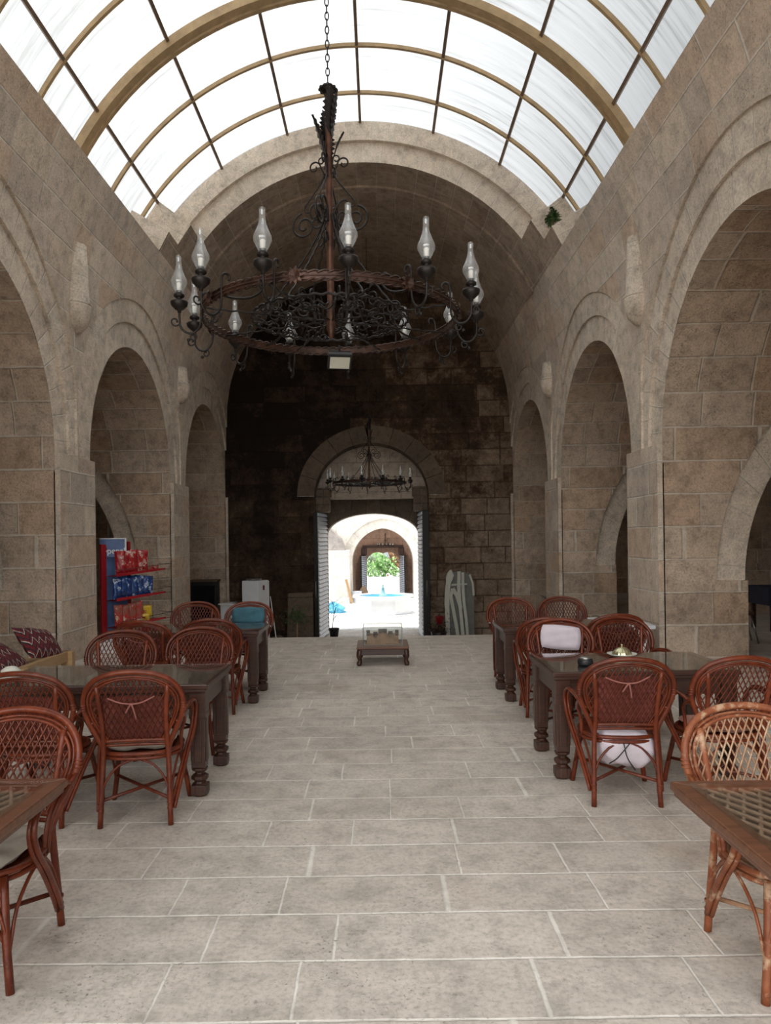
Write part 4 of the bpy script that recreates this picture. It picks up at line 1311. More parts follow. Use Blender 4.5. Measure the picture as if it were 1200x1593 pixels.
for sx in (-1, 1):
    for sy in (-1, 1): m.box((sx * cw / 2, sy * cdp / 2, chh / 2), (.007, .007, chh))
    m.box((sx * cw / 2, 0, chh), (.007, cdp, .007)); m.box((0, sx * cdp / 2, chh), (cw, .007, .007)); m.box((0, sx * cdp / 2, .004), (cw, .007, .007))
m.build('edge_strip', M['graypl'], cs)
md = empty('building_model', (tx, T0 + .44, H), 0, 'sandstone-coloured scale model of the caravanserai inside the glass case', 'model')
m = MB()
m.box((0, 0, .008), (.47, .42, .014))
m.box((-.17, .02, .06), (.09, .34, .09)); m.box((.17, .02, .06), (.09, .34, .09)); m.box((0, .17, .06), (.40, .08, .10))
m.box((0, -.145, .05), (.30, .05, .075))
m.build('courtyard_block', M['terracotta'], md, bevel=.003)
m = MB()
pr = [(-.085, .015), (-.085, .10), (-.05, .128), (0, .155), (.05, .128), (.085, .10), (.085, .015)]
m.prism(pr, lambda x, z: (x, -.19, z), lambda x, z: (x, -.06, z)); m.build('portal', M['terracotta'], md)
m = MB()
for x in (-.20, .20): m.box((x, .13, .13), (.05, .05, .06)); m.box((x, .0, .115), (.045, .05, .03))
m.box((0, .12, .15), (.12, .09, .05)); m.box((-.10, .1, .12), (.06, .07, .04)); m.box((.11, .1, .125), (.06, .07, .04))
m.build('turret', M['darkroof'], md, bevel=.003)

# ---------------------------------------------------------------- snack rack
rk = empty('snack_rack', (-4.40, 11.75, 0), 0, 'red metal snack rack beside the left pillar, hung with crisp packets', 'rack')
vx, vy = .545, .84   # direction of the shelves
A0 = Vector((0, 0, 0)); dv = Vector((vx, vy, 0)).normalized(); nv = Vector((dv.y, -dv.x, 0))
LEN = 1.12
def rp(a, b, z): return dv * a + nv * b + Vector((0, 0, z))
m = MB()
m.prism([(0, 0), (.09, 0), (.09, .05), (0, .05)], lambda a, b: rp(a - .02, b - .05, .0), lambda a, b: rp(a - .02, b - .05, 1.66))
m.build('post', M['red'], rk, bevel=.005)
m = MB(); m.prism([(0, 0), (.05, 0), (.05, .04), (0, .04)], lambda a, b: rp(a + .50, b - .05, .0), lambda a, b: rp(a + .50, b - .05, 1.70)); m.build('post', M['red'], rk, bevel=.004)
m = MB(); m.prism([(0, 0), (.5, 0), (.5, .015), (0, .015)], lambda a, b: rp(a + .05, b - .05, .12), lambda a, b: rp(a + .05, b - .05, 1.56)); m.build('back_panel', M['signblue'], rk)
SH = [1.15, .76, .33]
for z in SH:
    m = MB()
    rise = .07
    zz = lambda a: z + rise * a / LEN
    # sloping red tray lip and wire rail
    m.add([rp(.03, .30, zz(0)), rp(LEN * .9, .30, zz(LEN)), rp(LEN * .9, .30, zz(LEN) + .03), rp(.03, .30, zz(0) + .05),
           rp(.03, .285, zz(0)), rp(LEN * .9, .285, zz(LEN)), rp(LEN * .9, .285, zz(LEN) + .03), rp(.03, .285, zz(0) + .05)],
          [(0, 1, 2, 3), (7, 6, 5, 4), (0, 4, 5, 1), (3, 2, 6, 7), (1, 5, 6, 2), (0, 3, 7, 4)])
    m.add([rp(.03, 0, zz(0)), rp(LEN * .9, 0, zz(LEN)), rp(LEN * .9, .30, zz(LEN)), rp(.03, .30, zz(0))], [(0, 1, 2, 3), (3, 2, 1, 0)])
    m.build('shelf', M['red'], rk)
    m = MB()
    m.tube([rp(.03, .31, zz(0) + .10), rp(LEN, .31, zz(LEN) + .10), rp(LEN, .31, zz(LEN) + .01)], .004, 5)
    m.tube([rp(LEN, .31, zz(LEN) + .10), rp(LEN, 0, zz(LEN) + .10)], .004, 5)
    m.tube([rp(LEN, .31, zz(LEN) + .01), rp(LEN * .85, .31, zz(LEN) + .01)], .004, 5)
    m.build('wire_rail', M['black'], rk)
def bag(mat, a, b, z, h, w, label, group, tilt=0):
    m = MB(); n = 10; vs = []
    rnd = random.Random(int(a * 1000 + z * 77)); rs_ = rnd.uniform(.85, 1.05); h *= rnd.uniform(.86, 1.05)
    for s in (1, -1):
        for i in range(n + 1):
            for j in range(n + 1):
                u, v = i / n * 2 - 1, j / n * 2 - 1
                e = max(0, (1 - abs(u) ** 3)) ** .5 * max(0, (1 - v ** 6)) ** .6
                vs.append((w / 2 * u * rs_ * (1 - .05 * (1 - v * v)), s * .035 * e + .004 * sin(8 * u + 5 * v + a * 30) * e, h / 2 * v + .004 * sin(14 * u) * (abs(v) > .9)))
    q = (n + 1) ** 2
    fs = []
    for s_ in range(2):
        for i in range(n):
            for j in range(n):
                k = s_ * q + i * (n + 1) + j
                f = (k, k + 1, k + n + 2, k + n + 1); fs.append(f if s_ else f[::-1])
    m.add(vs, fs, None, 0, True)
    o = m.build('crisp_packet', mat)
    base = Vector(rk.location) + rp(a, b, z + h / 2 + .006)
    o.location = base; o.rotation_euler = (tilt + rnd.uniform(-.08, .08), rnd.uniform(-.06, .06), atan2(dv.y, dv.x) + rnd.uniform(-.5, .1) - .25)
    return tag(o, label, 'snack packet', group)
ORD = ['leftmost', 'second from the left', 'third from the left', 'fourth from the left', 'fifth from the left', 'sixth from the left', 'seventh from the left']
def row(mat, z, n, a0, a1, h, w, lab, grp, b=.22):
    for i in range(n):
        o_ = 'rightmost' if i == n - 1 else ORD[i]
        a = a0 + (a1 - a0) * i / max(1, n - 1)
        bag(mat, a, b, z + .07 * a / LEN + .012, h, w, lab + ', ' + o_, grp)
row(M['bag_red'], SH[0], 6, .16, .60, .36, .17, 'red crisp packet on the top rack shelf', 'red packets on the top shelf')
row(M['bag_brown'], SH[0], 2, .74, .86, .09, .13, 'small packet lying at the end of the top rack shelf', 'small packets at the end of the top shelf')
row(M['bag_blue'], SH[1], 7, .10, .72, .33, .16, 'blue crisp packet on the middle rack shelf', 'blue packets on the middle shelf')
row(M['bag_brown'], SH[2], 4, .12, .50, .35, .16, 'brown and red crisp packet on the lowest rack shelf', 'brown and red packets on the lowest shelf')
bag(M['bag_yellow'], .68, .22, SH[2] + .12, .22, .17, 'upright yellow crisp packet on the lowest shelf of the red rack', None)
o = bag(M['bag_yellow'], .60, .27, SH[2] + .05, .14, .17, 'yellow packet leaning low in front on the lowest rack shelf', None, .4)
# sign on the rack
sg = empty('sign_board', Vector(rk.location) + Vector((-.05, .10, 1.48)), R(8), 'blue drinks sign with white lettering above the snack rack', 'sign')
m = MB(); m.box((.17, 0, .12), (.40, .03, .30)); m.build('board', M['signblue'], sg, bevel=.006)
m = MB(); m.box((.37, -.004, .12), (.02, .036, .31)); m.box((.17, -.004, .27), (.40, .036, .014)); m.build('edge_trim', M['white'], sg)
cu = bpy.data.curves.new('lettering', 'FONT'); cu.body = 'pepsi'; cu.size = .135; cu.extrude = .002; cu.offset = .002
to = bpy.data.objects.new('lettering', cu); COL.objects.link(to)
dg = bpy.context.evaluated_depsgraph_get(); me = bpy.data.meshes.new_from_object(to.evaluated_get(dg)); bpy.data.objects.remove(to)
me.materials.clear(); me.materials.append(M['white'])
lt = bpy.data.objects.new('lettering', me); COL.objects.link(lt); lt.parent = sg; lt.location = (.085, -.019, .03); lt.rotation_euler = (pi / 2, 0, 0)
m = MB()
for k in range(2):
    P = [(.035 + .055 * cos(a), .085 + .055 * sin(a)) for a in [pi * i / 12 + (pi * k) for i in range(13)]]
    mm = MB(); mm.prism(P, lambda x, z: (x, -.016, z), lambda x, z: (x, -.020, z)); 
    mm.build('round_emblem', M['red'] if k == 0 else M['white'], sg)

# low white slab by the rack, white bench by the right pillar
m = MB(); m.box((-4.15, 11.40, .16), (.35, .42, .04)); m.box((-4.15, 11.42, .07), (.28, .34, .14)); o = m.build('white_platform', M['marble'], bevel=.01)
tag(o, 'low white slab on the floor beneath the red snack rack', 'slab')
b = empty('white_bench', (3.42, 10.55, 0), 0, 'low white bench against the right pillar behind the chairs', 'bench')
m = MB(); m.box((0, 0, .44), (.62, 1.1, .05)); m.build('seat', M['white'], b, bevel=.008)
for sy in (-1, 1):
    m = MB(); m.box((0, sy * .42, .208), (.5, .08, .416)); m.build('leg', M['white'], b, bevel=.006)

# ---------------------------------------------------------------- divan with kilim cushions
dvn = empty('wooden_divan', (-4.05, 7.1, -.0), 0, 'light pine divan along the left wall carrying kilim cushions', 'sofa')
m = MB(); m.box((.45, 0, .40), (.07, 2.75, .12)); m.box((-.45, 0, .40), (.07, 2.75, .12)); m.build('rail', M['pine'], dvn, bevel=.006)
for yy in (-1.33, .22, 1.36):
    m = MB(); m.box((.47, yy, .23), (.13, .09, .46)); m.build('post', M['pine'], dvn, bevel=.006)
    m = MB(); m.box((-.45, yy, .17), (.09, .09, .34)); m.build('post', M['pine'], dvn, bevel=.006)
m = MB(); m.box((0, 0, .36), (.84, 2.7, .05)); m.build('seat_board', M['pine'], dvn)
def kc(x, y, z, rot, label, w=.62, h=.40, seed=0):
    o = pillow(w, h, .17, M['kilim'], 'kilim_cushion', (x, y, z), rot, seed=seed, corner=True)
    return tag(o, label, 'cushion')
kc(-3.74, 8.10, .60, (R(50), R(9), R(82)), 'red kilim cushion with pointed corners lying at the far end of the pine divan', seed=1)
kc(-3.80, 7.35, .56, (R(36), R(2), R(94)), 'black, white and red kilim cushion in the middle of the pine divan', seed=2, w=.7)
kc(-3.82, 6.58, .56, (R(34), R(0), R(90)), 'red kilim cushion at the near end of the pine divan, at the left edge', seed=3)
m = MB(); m.lathe([(0, 0), (.05, .005), (.07, .04), (.06, .09), (.03, .11), (0, .115)], n=20)
p = unproj(4, 1060, 5.66); o = m.build('white_bowl', M['cream'], loc=(-2.50, 4.99, .757)); tag(o, 'small cream pot on the big left table at the left edge', 'pot')

# ---------------------------------------------------------------- gate leaves
def gate_leaf(n, hinge, free, th, side, z0=LOW + .02, z1=2.46, handle=True, plates=30, label=None):
    h = Vector((*hinge, 0)); f = Vector((*free, 0)); d = (f - h); L = d.length; d.normalize()
    nrm = Vector((d.y, -d.x, 0)) * 1.0
    if nrm.x * side < 0: nrm = -nrm         # nrm points away from the opening
    root = empty('door_%d' % n, h + Vector((0, 0, z0))); root['kind'] = 'structure'
    P = lambda a, b, z: d * a + nrm * b + Vector((0, 0, z - z0))
    m = MB()
    m.prism([(0, 0), (L, 0), (L, th), (0, th)], lambda a, b: P(a, b, z0), lambda a, b: P(a, b, z1)); m.build('leaf_panel', M['doorblack'], root)
    m = MB(); hh = (z1 - z0) / plates
    for k in range(plates):
        za = z0 + k * hh
        q = [(0, -.045, za + .02), (L, -.045, za + .02), (L, -.012, za + hh - .018), (0, -.012, za + hh - .018)]
        m.add([P(*p) for p in q] + [P(p[0], 0.002, p[2]) for p in q], [(0, 1, 2, 3), (0, 4, 5, 1), (2, 6, 7, 3), (1, 5, 6, 2), (0, 3, 7, 4)])
    m.build('iron_plating', M['doorplate'], root)
    if handle:
        m = MB(); x = L + .05
        m.tube([P(L, th * .55, .02), P(x, th * .55, .04), P(x, th * .55, .46), P(L, th * .55, .48)], .014, 6); m.build('door_handle', M['silver'], root)
gate_leaf(1, (-1.60, 22.55), (-1.745, 21.05), .12, -1)
gate_leaf(2, (1.205, 22.55), (1.235, 21.05), .19, 1)

# ---------------------------------------------------------------- fountain court
def far_wall(name, y, cx, half, spr, h, x0, x1, top, mat, ring=.0, y2=None, rmat=None, base=LOW):
    Rr = (half * half + h * h) / (2 * half)
    def hole(th, off=0):
        left = th > pi / 2; r = Rr + off; c0 = Rr - half
        tm = math.acos(c0 / r); t = (pi - th) / (pi / 2) * tm if left else th / (pi / 2) * tm
        return (cx + (c0 - r * cos(t) if left else -c0 + r * cos(t)), spr + r * sin(t))
    m = MB(); TT = [pi * i / 40 for i in range(41)]
    H = [hole(t) for t in TT]; G = [hole(t, ring) for t in TT]
    # border rays
    B = []
    for p in G:
        dx, dy = p[0] - cx, p[1] - spr; q = 1e9
        if dx > 1e-9: q = min(q, (x1 - cx) / dx)
        if dx < -1e-9: q = min(q, (x0 - cx) / dx)
        if dy > 1e-9: q = min(q, (top - spr) / dy)
        B.append((cx + dx * q, spr + dy * q))
    G2, B2 = [G[0]], [B[0]]
    for i in range(1, 41):
        for cc in ((x1, top), (x0, top)):
            lo, hi = B[i - 1], B[i]
            if (lo[0] == cc[0] or abs(lo[0] - cc[0]) < 1e-6) != (abs(hi[0] - cc[0]) < 1e-6): G2.append(G[i]); B2.append(cc)
        G2.append(G[i]); B2.append(B[i])
    f = lambda yy: (lambda u, v: (u, yy, v))
    strip(m, G2, B2, f(y), f(y))
    for a, b in ((x0, cx - half), (cx + half, x1)): strip(m, [(a, base), (a, spr)], [(b, base), (b, spr)], f(y), f(y))
    LL = [(0, i * .12) for i in range(41)]
    if ring:
        strip(m, G, G, f(y), f(y + .08), mi=1); strip(m, G, H, f(y + .08), f(y + .08), [(.4, b) for _, b in LL], LL, 1)
    y2 = y2 or y + .8
    strip(m, H, H, f(y + .08 if ring else y), f(y2), LL, [(y2 - y, b) for _, b in LL], 1)
    for xx in (cx - half, cx + half):
        J = [(xx, base), (xx, spr)]; strip(m, J, J, f(y), f(y2), [(0, base), (0, spr)], [(y2 - y, base), (y2 - y, spr)], 0)
    return m.build(name, [mat, rmat or mat], kind='structure')
far_wall('wall_court_far', 35.0, .16, 1.46, .55, 1.62, -12, 12, 6.5, M['court'], .45, 36.9)
far_wall('wall_court_gate', 37.0, .19, .84, .42, .50, -4, 4, 4.5, M['farstone'], 0, 38.2)
m = MB(); m.box((0.17, 36.5, 2.6), (3.2, 1.2, .1)); 
# timber lintel and gate leaves of the far gateway
m = MB(); m.box((.17, 36.93, 1.27), (2.05, .12, .13)); o = m.build('trim_20', M['wood'], kind='structure')
for s, nn_ in ((-1, 21), (1, 22)):
    m = MB(); m.box((.17 + s * .93, 36.85, 1.02), (.28, .3, .36)); m.build('trim_%d' % nn_, M['wood'], bevel=.03, kind='structure')
gate_leaf(3, (-.66, 36.95), (-.86, 36.0), .08, -1, LOW + .02, .83, False, 22)
gate_leaf(4, (1.04, 36.95), (1.20, 36.0), .08, 1, LOW + .02, .83, False, 22)
# low building on the left of the court
m = MB(); m.box((-6.7, 33.9, -.02), (10.7, 1.6, 2.36)); m.build('wall_court_left', M['court'], kind='structure')
m = MB()
m.prism([(-12, 1.16), (-1.55, 1.16), (-1.75, 1.7), (-2.3, 2.25), (-12, 2.6)], lambda x, z: (x, 33.5, z), lambda x, z: (x, 34.9, z)); m.build('wall_court_upper', masonry('weathered grey stone', .4, .7, [(.40, .36, .34), (.34, .31, .30), (.45, .42, .40)], (.4, .37, .34), mw=.01), kind='structure')
m = MB()
for s in (-1, 1): m.box((s * 12, 29, 1.5), (.6, 13, 5.6))
m.build('wall_court_sides', M['court'], kind='structure')

# fountain
fx, fyy = .12, 28.35
ft = empty('octagonal_fountain', (fx, fyy, LOW), 0, 'white marble octagonal fountain with blue basin seen through the gateway', 'fountain')
def octo(r, z): return [(r * cos(pi / 8 + i * pi / 4), r * sin(pi / 8 + i * pi / 4), z) for i in range(8)]
for k in range(8):
    a, b = pi / 8 + k * pi / 4, pi / 8 + (k + 1) * pi / 4; m = MB()
    r0, r1 = 1.12, 1.00
    P = [(r0 * cos(a), r0 * sin(a)), (r0 * cos(b), r0 * sin(b)), (r1 * cos(b), r1 * sin(b)), (r1 * cos(a), r1 * sin(a))]
    m.prism(P, lambda x, y: (x, y, .02), lambda x, y: (x, y, .66)); m.build('side_slab', M['marble'], ft, bevel=.01)
m = MB()
m.lathe([(1.08, .66), (1.24, .66), (1.24, .72), (1.0, .72), (.96, .70), (.96, .66)], n=8, smooth=False, ph=pi / 8); m.build('rim', M['marble'], ft)
m = MB(); m.lathe([(.97, .70), (.96, .66), (0, .655)], n=32); m.build('basin', M['blue'], ft)
m = MB(); m.lathe([(.16, .66), (.16, .70), (.11, .74), (.09, .82), (.06, .90), (.05, .96), (.09, .99), (.03, 1.0), (.02, 1.05), (.05, 1.09), (0, 1.12)], n=16); m.build('spout', simple('turquoise glazed stone', (.35, .62, .60), .3), ft)
m = MB(); m.lathe([(0, 0), (1.3, 0), (1.3, .03), (0, .03)], n=8, smooth=False, ph=pi / 8); m.build('plinth', M['marble'], ft)

# white wall and bushes beyond
m = MB(); m.box((0, 44.2, -.92), (40, .4, .58)); m.build('wall_garden', M['marble'], kind='structure')
def foliage(name, loc, rx, rz, n, size, mat, label, cat, group=None, seed=0, twigs=True, ry=None):
    rnd = random.Random(seed); root = empty(name, loc, 0, label, cat, group); m = MB()
    ry = ry or rx
    for i in range(n):
        while True:
            p = Vector((rnd.uniform(-1, 1), rnd.uniform(-1, 1), rnd.uniform(-1, 1)))
            if p.length < 1: break
        p *= (.75 + .35 * sin(p.x * 5 + p.z * 4 + seed)) if p.length else 1
        c = Vector((p.x * rx, p.y * ry, rz + p.z * rz)); q = Matrix.Rotation(rnd.uniform(0, 6.28), 3, 'Z') @ Matrix.Rotation(rnd.uniform(-1, 1), 3, 'X')
        s = size * rnd.uniform(.6, 1.3)
        v = [c + q @ Vector(k) for k in ((0, -s, 0), (s * .45, 0, s * .1), (0, s, 0), (-s * .45, 0, s * .1))]
        m.add(v, [(0, 1, 2, 3)])
    m.build('foliage', mat, root)
    if twigs:
        m = MB()
        for i in range(6):
            a = rnd.uniform(0, 6.28); m.tube(smooth_path([(0, 0, 0), (rx * .15 * cos(a), ry * .15 * sin(a), rz * .6), (rx * .6 * cos(a), ry * .6 * sin(a), rz * 1.4)], 3), [.02 * rx + .004] * 3 + [.012 * rx + .002] * 4, 5)
        m.build('stem', M['dirt'], root)
    return root
orange = simple('pale russet leaves', (.42, .25, .13), .8, 0, .5, 3)
paleg = simple('hazy pale green leaves', (.32, .42, .25), .8, 0, .3, 3)
for i, (px, rr_, hh_, mt, lab, cat_) in enumerate(((597, 1.45, .95, M['farleaf'], 'bright green hedge beyond the garden wall, filling the far gateway', 'hedge'),
        (616, 1.1, 1.15, orange, 'russet tree behind the green bushes on the right of the far gateway', 'tree'), (576, 1.3, .95, paleg, 'hazy pale tree behind the green bushes on the left of the far gateway', 'tree'))):
    Y = 47 if i < 1 else 50 + 5 * (i % 2)
    p = unproj(px, 900, Y + (0 if i < 4 else 0))
    foliage('garden_tree' if i > 0 else 'garden_hedge', (p.x, Y, LOW + .0), rr_, hh_ * 1.15, 1700, .13, mt, lab, cat_, seed=i)

# things about the court
pt = empty('potted_shrub', unproj(520, 986, 21.15).xy.to_3d() + Vector((0, 0, LOW)), 0, 'bare leafless shrub in a black pot at the left foot of the gateway', 'plant')
m = MB(); m.lathe([(0, .02), (.10, 0), (.14, .30), (.155, .31), (.155, .34), (.135, .34), (.13, .30), (0, .28)], n=20); m.build('pot', M['black'], pt)
m = MB(); rnd = random.Random(5)
m.tube(smooth_path([(-.05, 0, .28), (-.02, 0, .60), (.06, 0, .95)], 4), .011, 6)
for k in range(14):
    z = .55 + .04 * k; x = -.03 + .09 * (z - .55); a = rnd.uniform(-1, 1)
    m.tube(smooth_path([(x, 0, z), (x + .12 * a + .04, rnd.uniform(-.1, .1), z + .09), (x + .28 * a + .07, rnd.uniform(-.15, .15), z + .14 + rnd.uniform(0, .1))], 3), [.006] * 3 + [.003] * 4, 5)
m.build('branches', M['dirt'], pt)
p = unproj(521, 938, 29); m = MB()
rnd = random.Random(2); vs = []
for k in range(7):
    for i in range(14):
        a = 2 * pi * i / 14; r = .42 * cos(k / 6 * pi / 2) * (1 + .25 * rnd.uniform(-1, 1)); vs.append((r * cos(a), r * sin(a) * .7, .38 * sin(k / 6 * pi / 2) * (1 + .2 * rnd.uniform(-1, 1))))
m.add(vs, [(k * 14 + i, k * 14 + (i + 1) % 14, (k + 1) * 14 + (i + 1) % 14, (k + 1) * 14 + i) for k in range(6) for i in range(14)])
o = m.build('crumpled_tarpaulin', simple('blue plastic sheet', (.10, .42, .62), .5, 0, .4, 12), loc=(p.x, 29, LOW)); tag(o, 'crumpled blue plastic sheet lying in the courtyard left of the fountain', 'sheet')
p = unproj(556, 930, 33.2); m = MB(); m.lathe([(0, 0), (.16, 0), (.21, .50), (.22, .52), (.19, .52), (.17, .3), (0, .3)], n=18)
o = m.build('bucket', M['doorplate'], loc=(p.x, 33.2, LOW)); tag(o, 'pale bucket by the left foot of the far pointed arch', 'bucket')
p = unproj(566, 930, 34.0); m = MB(); m.lathe([(0, 0), (.22, .02), (.26, .25), (.20, .48), (.10, .62), (.05, .70), (0, .72)], n=14)
o = m.build('sack', M['dirt'], loc=(p.x, 34.0, LOW)); tag(o, 'brown sack beside the pale bucket at the far pointed arch', 'sack')
for xx, lab in ((545, 'leaning wooden plank'), ):
    p = unproj(xx, 930, 34.0); m = MB(); m.box((0, 0, .52), (.10, .04, 1.1), M=Matrix.Rotation(R(-14), 4, 'Y')); o = m.build('plank', M['pine'], loc=(p.x, 33.0, LOW + .02)); tag(o, 'pale plank leaning at the left foot of the far pointed arch', 'plank')

# ---------------------------------------------------------------- lower floor by the back wall
# white refrigerator with a lower counter unit
p = unproj(398, 960, 18.6)
fr = empty('refrigerator', (p.x, 18.6, LOW), R(-24), 'tall white refrigerator standing before the sooty back wall left of the gateway', 'refrigerator')
m = MB(); m.box((0, 0, .95), (.46, .50, 1.86)); m.build('body', M['white'], fr, bevel=.012)
m = MB(); m.box((.245, 0, 1.28), (.03, .48, 1.16)); m.build('door', M['white'], fr, bevel=.008)
m = MB(); m.box((.245, 0, .36), (.03, .48, .62)); m.build('door', M['white'], fr, bevel=.008)
m = MB(); m.box((.262, -.02, 1.70), (.004, .08, .12)); m.build('badge', M['maroon'], fr)
m = MB()
for sx in (-1, 1):
    for sy in (-1, 1): m.lathe([(0, 0), (.02, 0), (.02, .03), (0, .03)], (sx * .18, sy * .2, 0), 8)
m.build('foot', M['black'], fr)
m = MB(); m.lathe([(0, 0), (.17, 0), (.20, .035), (.19, .045), (.16, .02), (0, .015)], n=20); o = m.build('shallow_pan', M['silver'], loc=(p.x - .03, 18.55, LOW + 1.885)); tag(o, 'shallow dark metal pan on top of the white refrigerator', 'pan')
p = unproj(366, 960, 18.2)
ct = empty('counter_unit', (p.x, 18.2, LOW), R(-24), 'lower white counter with a hatch, left of the tall white refrigerator', 'cabinet')
m = MB(); m.box((0, 0, .66), (.50, .5, 1.32)); m.build('body', M['white'], ct, bevel=.01)
m = MB(); m.box((-.01, -.01, 1.335), (.56, .56, .03)); m.build('counter_top', M['white'], ct, bevel=.005)
m = MB(); m.box((.09, .05, 1.354), (.24, .26, .008)); m.build('hatch', M['black'], ct)
a, b = unproj(421, 946, 18.9), unproj(431, 993, 18.6); m = MB()
b = Vector((b.x + .04, 18.55, LOW)); m.tube([b, a + Vector((0, 0, .3))], .014, 6); o = m.build('broom_handle', M['white']); tag(o, 'thin white pole leaning beside the white refrigerator', 'pole')
p = unproj(320, 920, 21.0)
cb = empty('dark_cabinet', (p.x, 20.95, LOW), 0, 'tall dark cabinet in the rear left bay beside the sooty wall', 'cabinet')
m = MB(); m.box((0, 0, .87), (.74, .4, 1.74)); m.build('body', M['doorblack'], cb, bevel=.01)
m = MB(); m.box((0, -.205, 1.15), (.62, .012, .95)); m.build('glass_pane', M['screen'], cb)
m = MB(); m.box((0, -.01, 1.765), (.80, .44, .05)); m.build('top', M['dirt'], cb, bevel=.005)
m = MB(); m.box((0, 0, 0), (.74, .12, 1.35)); 
rnd = random.Random(4)
m.v = [(x + rnd.uniform(-.03, .03), y, z + rnd.uniform(-.03, .03)) for x, y, z in m.v]
p = unproj(468, 950, 21.15); o = m.build('stone_slab', M['ringstone'], loc=(p.x, 21.14, LOW + .70), bevel=.02); o.rotation_euler = (R(-4), 0, 0); tag(o, 'broken brown stone slab leaning on the wall left of the gateway', 'stone slab')
p = unproj(433, 980, 19.6); m = MB(); m.lathe([(0, 0), (.15, .02), (.19, .15), (.15, .30), (.06, .36), (0, .37)], n=14); o = m.build('clay_jar', M['dirt'], loc=(p.x, 19.6, LOW)); tag(o, 'rounded clay lump on the floor right of the white refrigerator', 'jar')
p = unproj(462, 980, 19.3)
pl = foliage('potted_plant', (p.x, 19.3, LOW), .30, .01, 1, .01, M['leaf'], 'small dark potted tree in front of the broken stone slab', 'plant', twigs=False)
for c_ in list(pl.children): bpy.data.objects.remove(c_)
m = MB(); m.lathe([(0, 0), (.13, 0), (.17, .26), (.15, .27), (0, .24)], n=18); m.build('pot', M['black'], pl)
m = MB(); m.tube([(0, 0, .24), (.01, 0, .75)], .013, 6); m.build('stem', M['pine'], pl)
m = MB(); rnd = random.Random(9)
for i in range(420):
    v = Vector((rnd.gauss(0, .16), rnd.gauss(0, .14), .88 + rnd.gauss(0, .11))); q = Matrix.Rotation(rnd.uniform(0, 6), 3, 'Z') @ Matrix.Rotation(rnd.uniform(-1, 1), 3, 'X'); s = .035
    m.add([v + q @ Vector(k) for k in ((0, -s, 0), (s * .5, 0, 0), (0, s, 0), (-s * .5, 0, 0))], [(0, 1, 2, 3)])
m.build('foliage', M['leaf'], pl)

# right of the gateway: planter with a red pot, tipped garden table and board
p = unproj(683, 980, 20.3)
pl = empty('flower_planter', (p.x, 20.3, LOW), 0, 'dark bushy planter with a red bucket on it, right foot of the gateway', 'plant')
m = MB(); m.lathe([(0, 0), (.16, 0), (.22, .30), (.20, .31), (0, .28)], n=18); m.build('pot', M['black'], pl)
m = MB(); rnd = random.Random(3)
for i in range(600):
    v = Vector((rnd.gauss(0, .16), rnd.gauss(0, .12), .30 + abs(rnd.gauss(0, .17)))); q = Matrix.Rotation(rnd.uniform(0, 6), 3, 'Z') @ Matrix.Rotation(rnd.uniform(-1, 1), 3, 'X'); s = .03
    m.add([v + q @ Vector(k) for k in ((0, -s, 0), (s * .5, 0, 0), (0, s, 0), (-s * .5, 0, 0))], [(0, 1, 2, 3)])
m.build('foliage', simple('dark reddish leaves', (.06, .03, .02), .7, 0, .6, 20), pl)
m = MB(); m.lathe([(0, .52), (.07, .52), (.12, .72), (.13, .73), (.115, .73), (.07, .56), (0, .55)], (.02, -.02, 0), 18); m.build('red_bucket', M['red'], pl)
p0 = unproj(693, 893, 20.7); p1 = unproj(738, 893, 20.7)
gt = empty('garden_table', ((p0.x + p1.x) / 2, 20.8, LOW), 0, 'cream plastic garden table with curved legs tipped upright against the wall right of the gateway', 'table')
wv = (p1.x - p0.x) / 2
m = MB()
outl = [(-wv * cos(a), 1.52 + .42 * sin(a)) for a in [pi * i / 20 for i in range(21)]] + [(wv, 0), (-wv, 0)]
m.prism(outl, lambda x, z: (x, .02 + .0 * z, z), lambda x, z: (x, .06, z)); m.build('top', M['graypl'], gt)
# cream folding legs: broad curved A shapes
def ribbon(pts, w, y0, y1):
    m = MB(); n = len(pts)
    L = [Vector((p[0], 0, p[1])) for p in pts]
    a, b = [], []; w = [k * 1.35 for k in w] if isinstance(w, list) else w * 1.35
    for i in range(n):
        t = (L[min(n - 1, i + 1)] - L[max(0, i - 1)]).normalized(); nn_ = Vector((t.z, 0, -t.x)); ww = w[i] if isinstance(w, list) else w
        a.append(L[i] + nn_ * ww / 2); b.append(L[i] - nn_ * ww / 2)
    vs = [Vector((p.x, y, p.z)) for y in (y0, y1) for s in (a, b) for p in s]
    fs = []
    for i in range(n - 1):
        fs += [(i, i + 1, n + i + 1, n + i), (2 * n + i, 3 * n + i, 3 * n + i + 1, 2 * n + i + 1), (i, 2 * n + i, 2 * n + i + 1, i + 1), (n + i, n + i + 1, 3 * n + i + 1, 3 * n + i)]
    m.add(vs, fs, None, 0, False); return m
ribbon([(-wv + .04 + (1 - cos(a)) * .17, .98 + .92 * sin(a)) for a in [pi / 2 * i / 10 for i in range(11)]], [.10] * 6 + [.14] * 5, -.08, .0).build('leg', M['cream'], gt)
ribbon([(-wv + .05, .02), (-wv + .05, .5), (-wv + .04, .98)], .09, -.08, .0).build('leg', M['cream'], gt)
ribbon([(-.02, 1.93), (-.03, 1.6), (-.02, 1.2), (.02, .7), (.08, .02)], .07, -.10, -.02).build('leg', M['cream'], gt)
ribbon([(.08, 1.9), (.08, 1.5), (.10, 1.1), (.16, .6), (.20, .02)], .06, -.14, -.06).build('leg', M['cream'], gt)
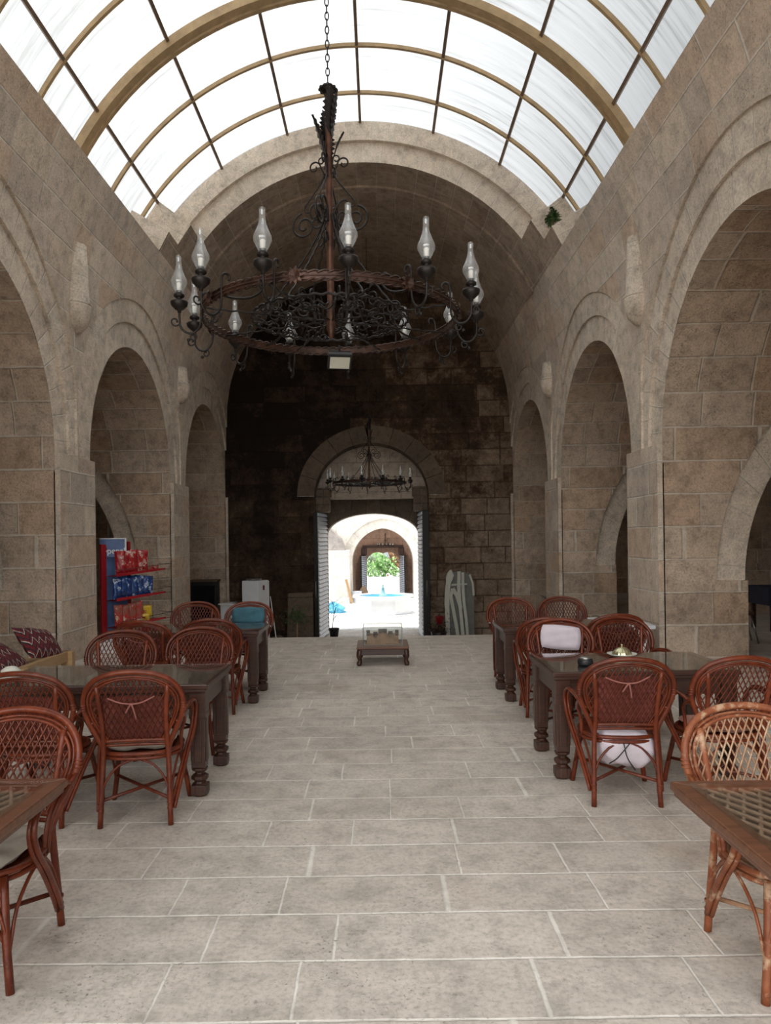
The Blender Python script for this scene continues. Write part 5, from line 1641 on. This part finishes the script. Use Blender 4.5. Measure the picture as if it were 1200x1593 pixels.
ribbon([(-.20, 1.45), (-.26, 1.25), (-.20, .9), (-.12, .45), (-.06, .02)], .07, -.10, -.02).build('leg', M['cream'], gt)
ribbon([(-.20, 1.45), (-.08, 1.25), (.02, .9)], .08, -.09, -.01).build('leg', M['cream'], gt)
ribbon([(wv - .12, 1.84), (wv - .04, 1.6), (wv - .01, 1.25)], .04, -.04, .0).build('edge_trim', M['cream'], gt)
ribbon([(-.24, 1.56), (.20, 1.58)], .035, -.13, -.10).build('crossbar', M['cream'], gt)

# side aisle beyond the right passage: table and chairs in the dark
p = unproj(1192, 950, 13.2)
dt = empty('aisle_table', (p.x + .5, 13.0, 0), 0, 'table under a dark navy cloth in the shadowed right aisle', 'table')
m = MB(); m.box((0, 0, .74), (1.5, .8, .03)); m.box((0, -.405, .60), (1.5, .01, .30)); m.box((-.755, 0, .60), (.01, .8, .30)); m.build('tablecloth', M['bluecloth'], dt)
for sx in (-1, 1):
    for sy in (-1, 1): m = MB(); m.box((sx * .66, sy * .32, .362), (.06, .06, .724)); m.build('leg', M['wood'], dt)
bc = empty('metal_chair', (5.62, 11.55, 0), R(80), 'metal bistro chair with a padded seat in the shadowed passage at the right edge', 'chair')
m = MB(); m.lathe([(0, .0), (.19, 0), (.205, .02), (.19, .05), (0, .06)], (0, 0, .43), 20); m.build('seat', M['dirt'], bc)
m = MB(); m.tube(smooth_path([(-.2, .25, 0), (-.19, .19, .43), (-.19, .24, .70), (-.10, .26, .84), (.10, .26, .84), (.19, .24, .70), (.19, .19, .43), (.2, .25, 0)], 4), .012, 7); m.build('back_frame', M['silver'], bc)
for s in (-1, 1): m = MB(); m.tube([(s * .17, -.22, 0), (s * .15, -.12, .43)], .012, 7); m.build('leg', M['silver'], bc)
m = MB(); m.tube([(.0, .25, .84), (0, .20, .44)], .008, 6); m.build('back_bar', M['silver'], bc)

# weed on the broken haunch
p = unproj(861, 352, 13.98)
w_ = foliage('wall_weed', (p.x, 13.98, p.z), .15, .17, 240, .05, M['leaf'], 'small green weed growing on the broken haunch at the right end of the glass roof', 'plant', seed=12)
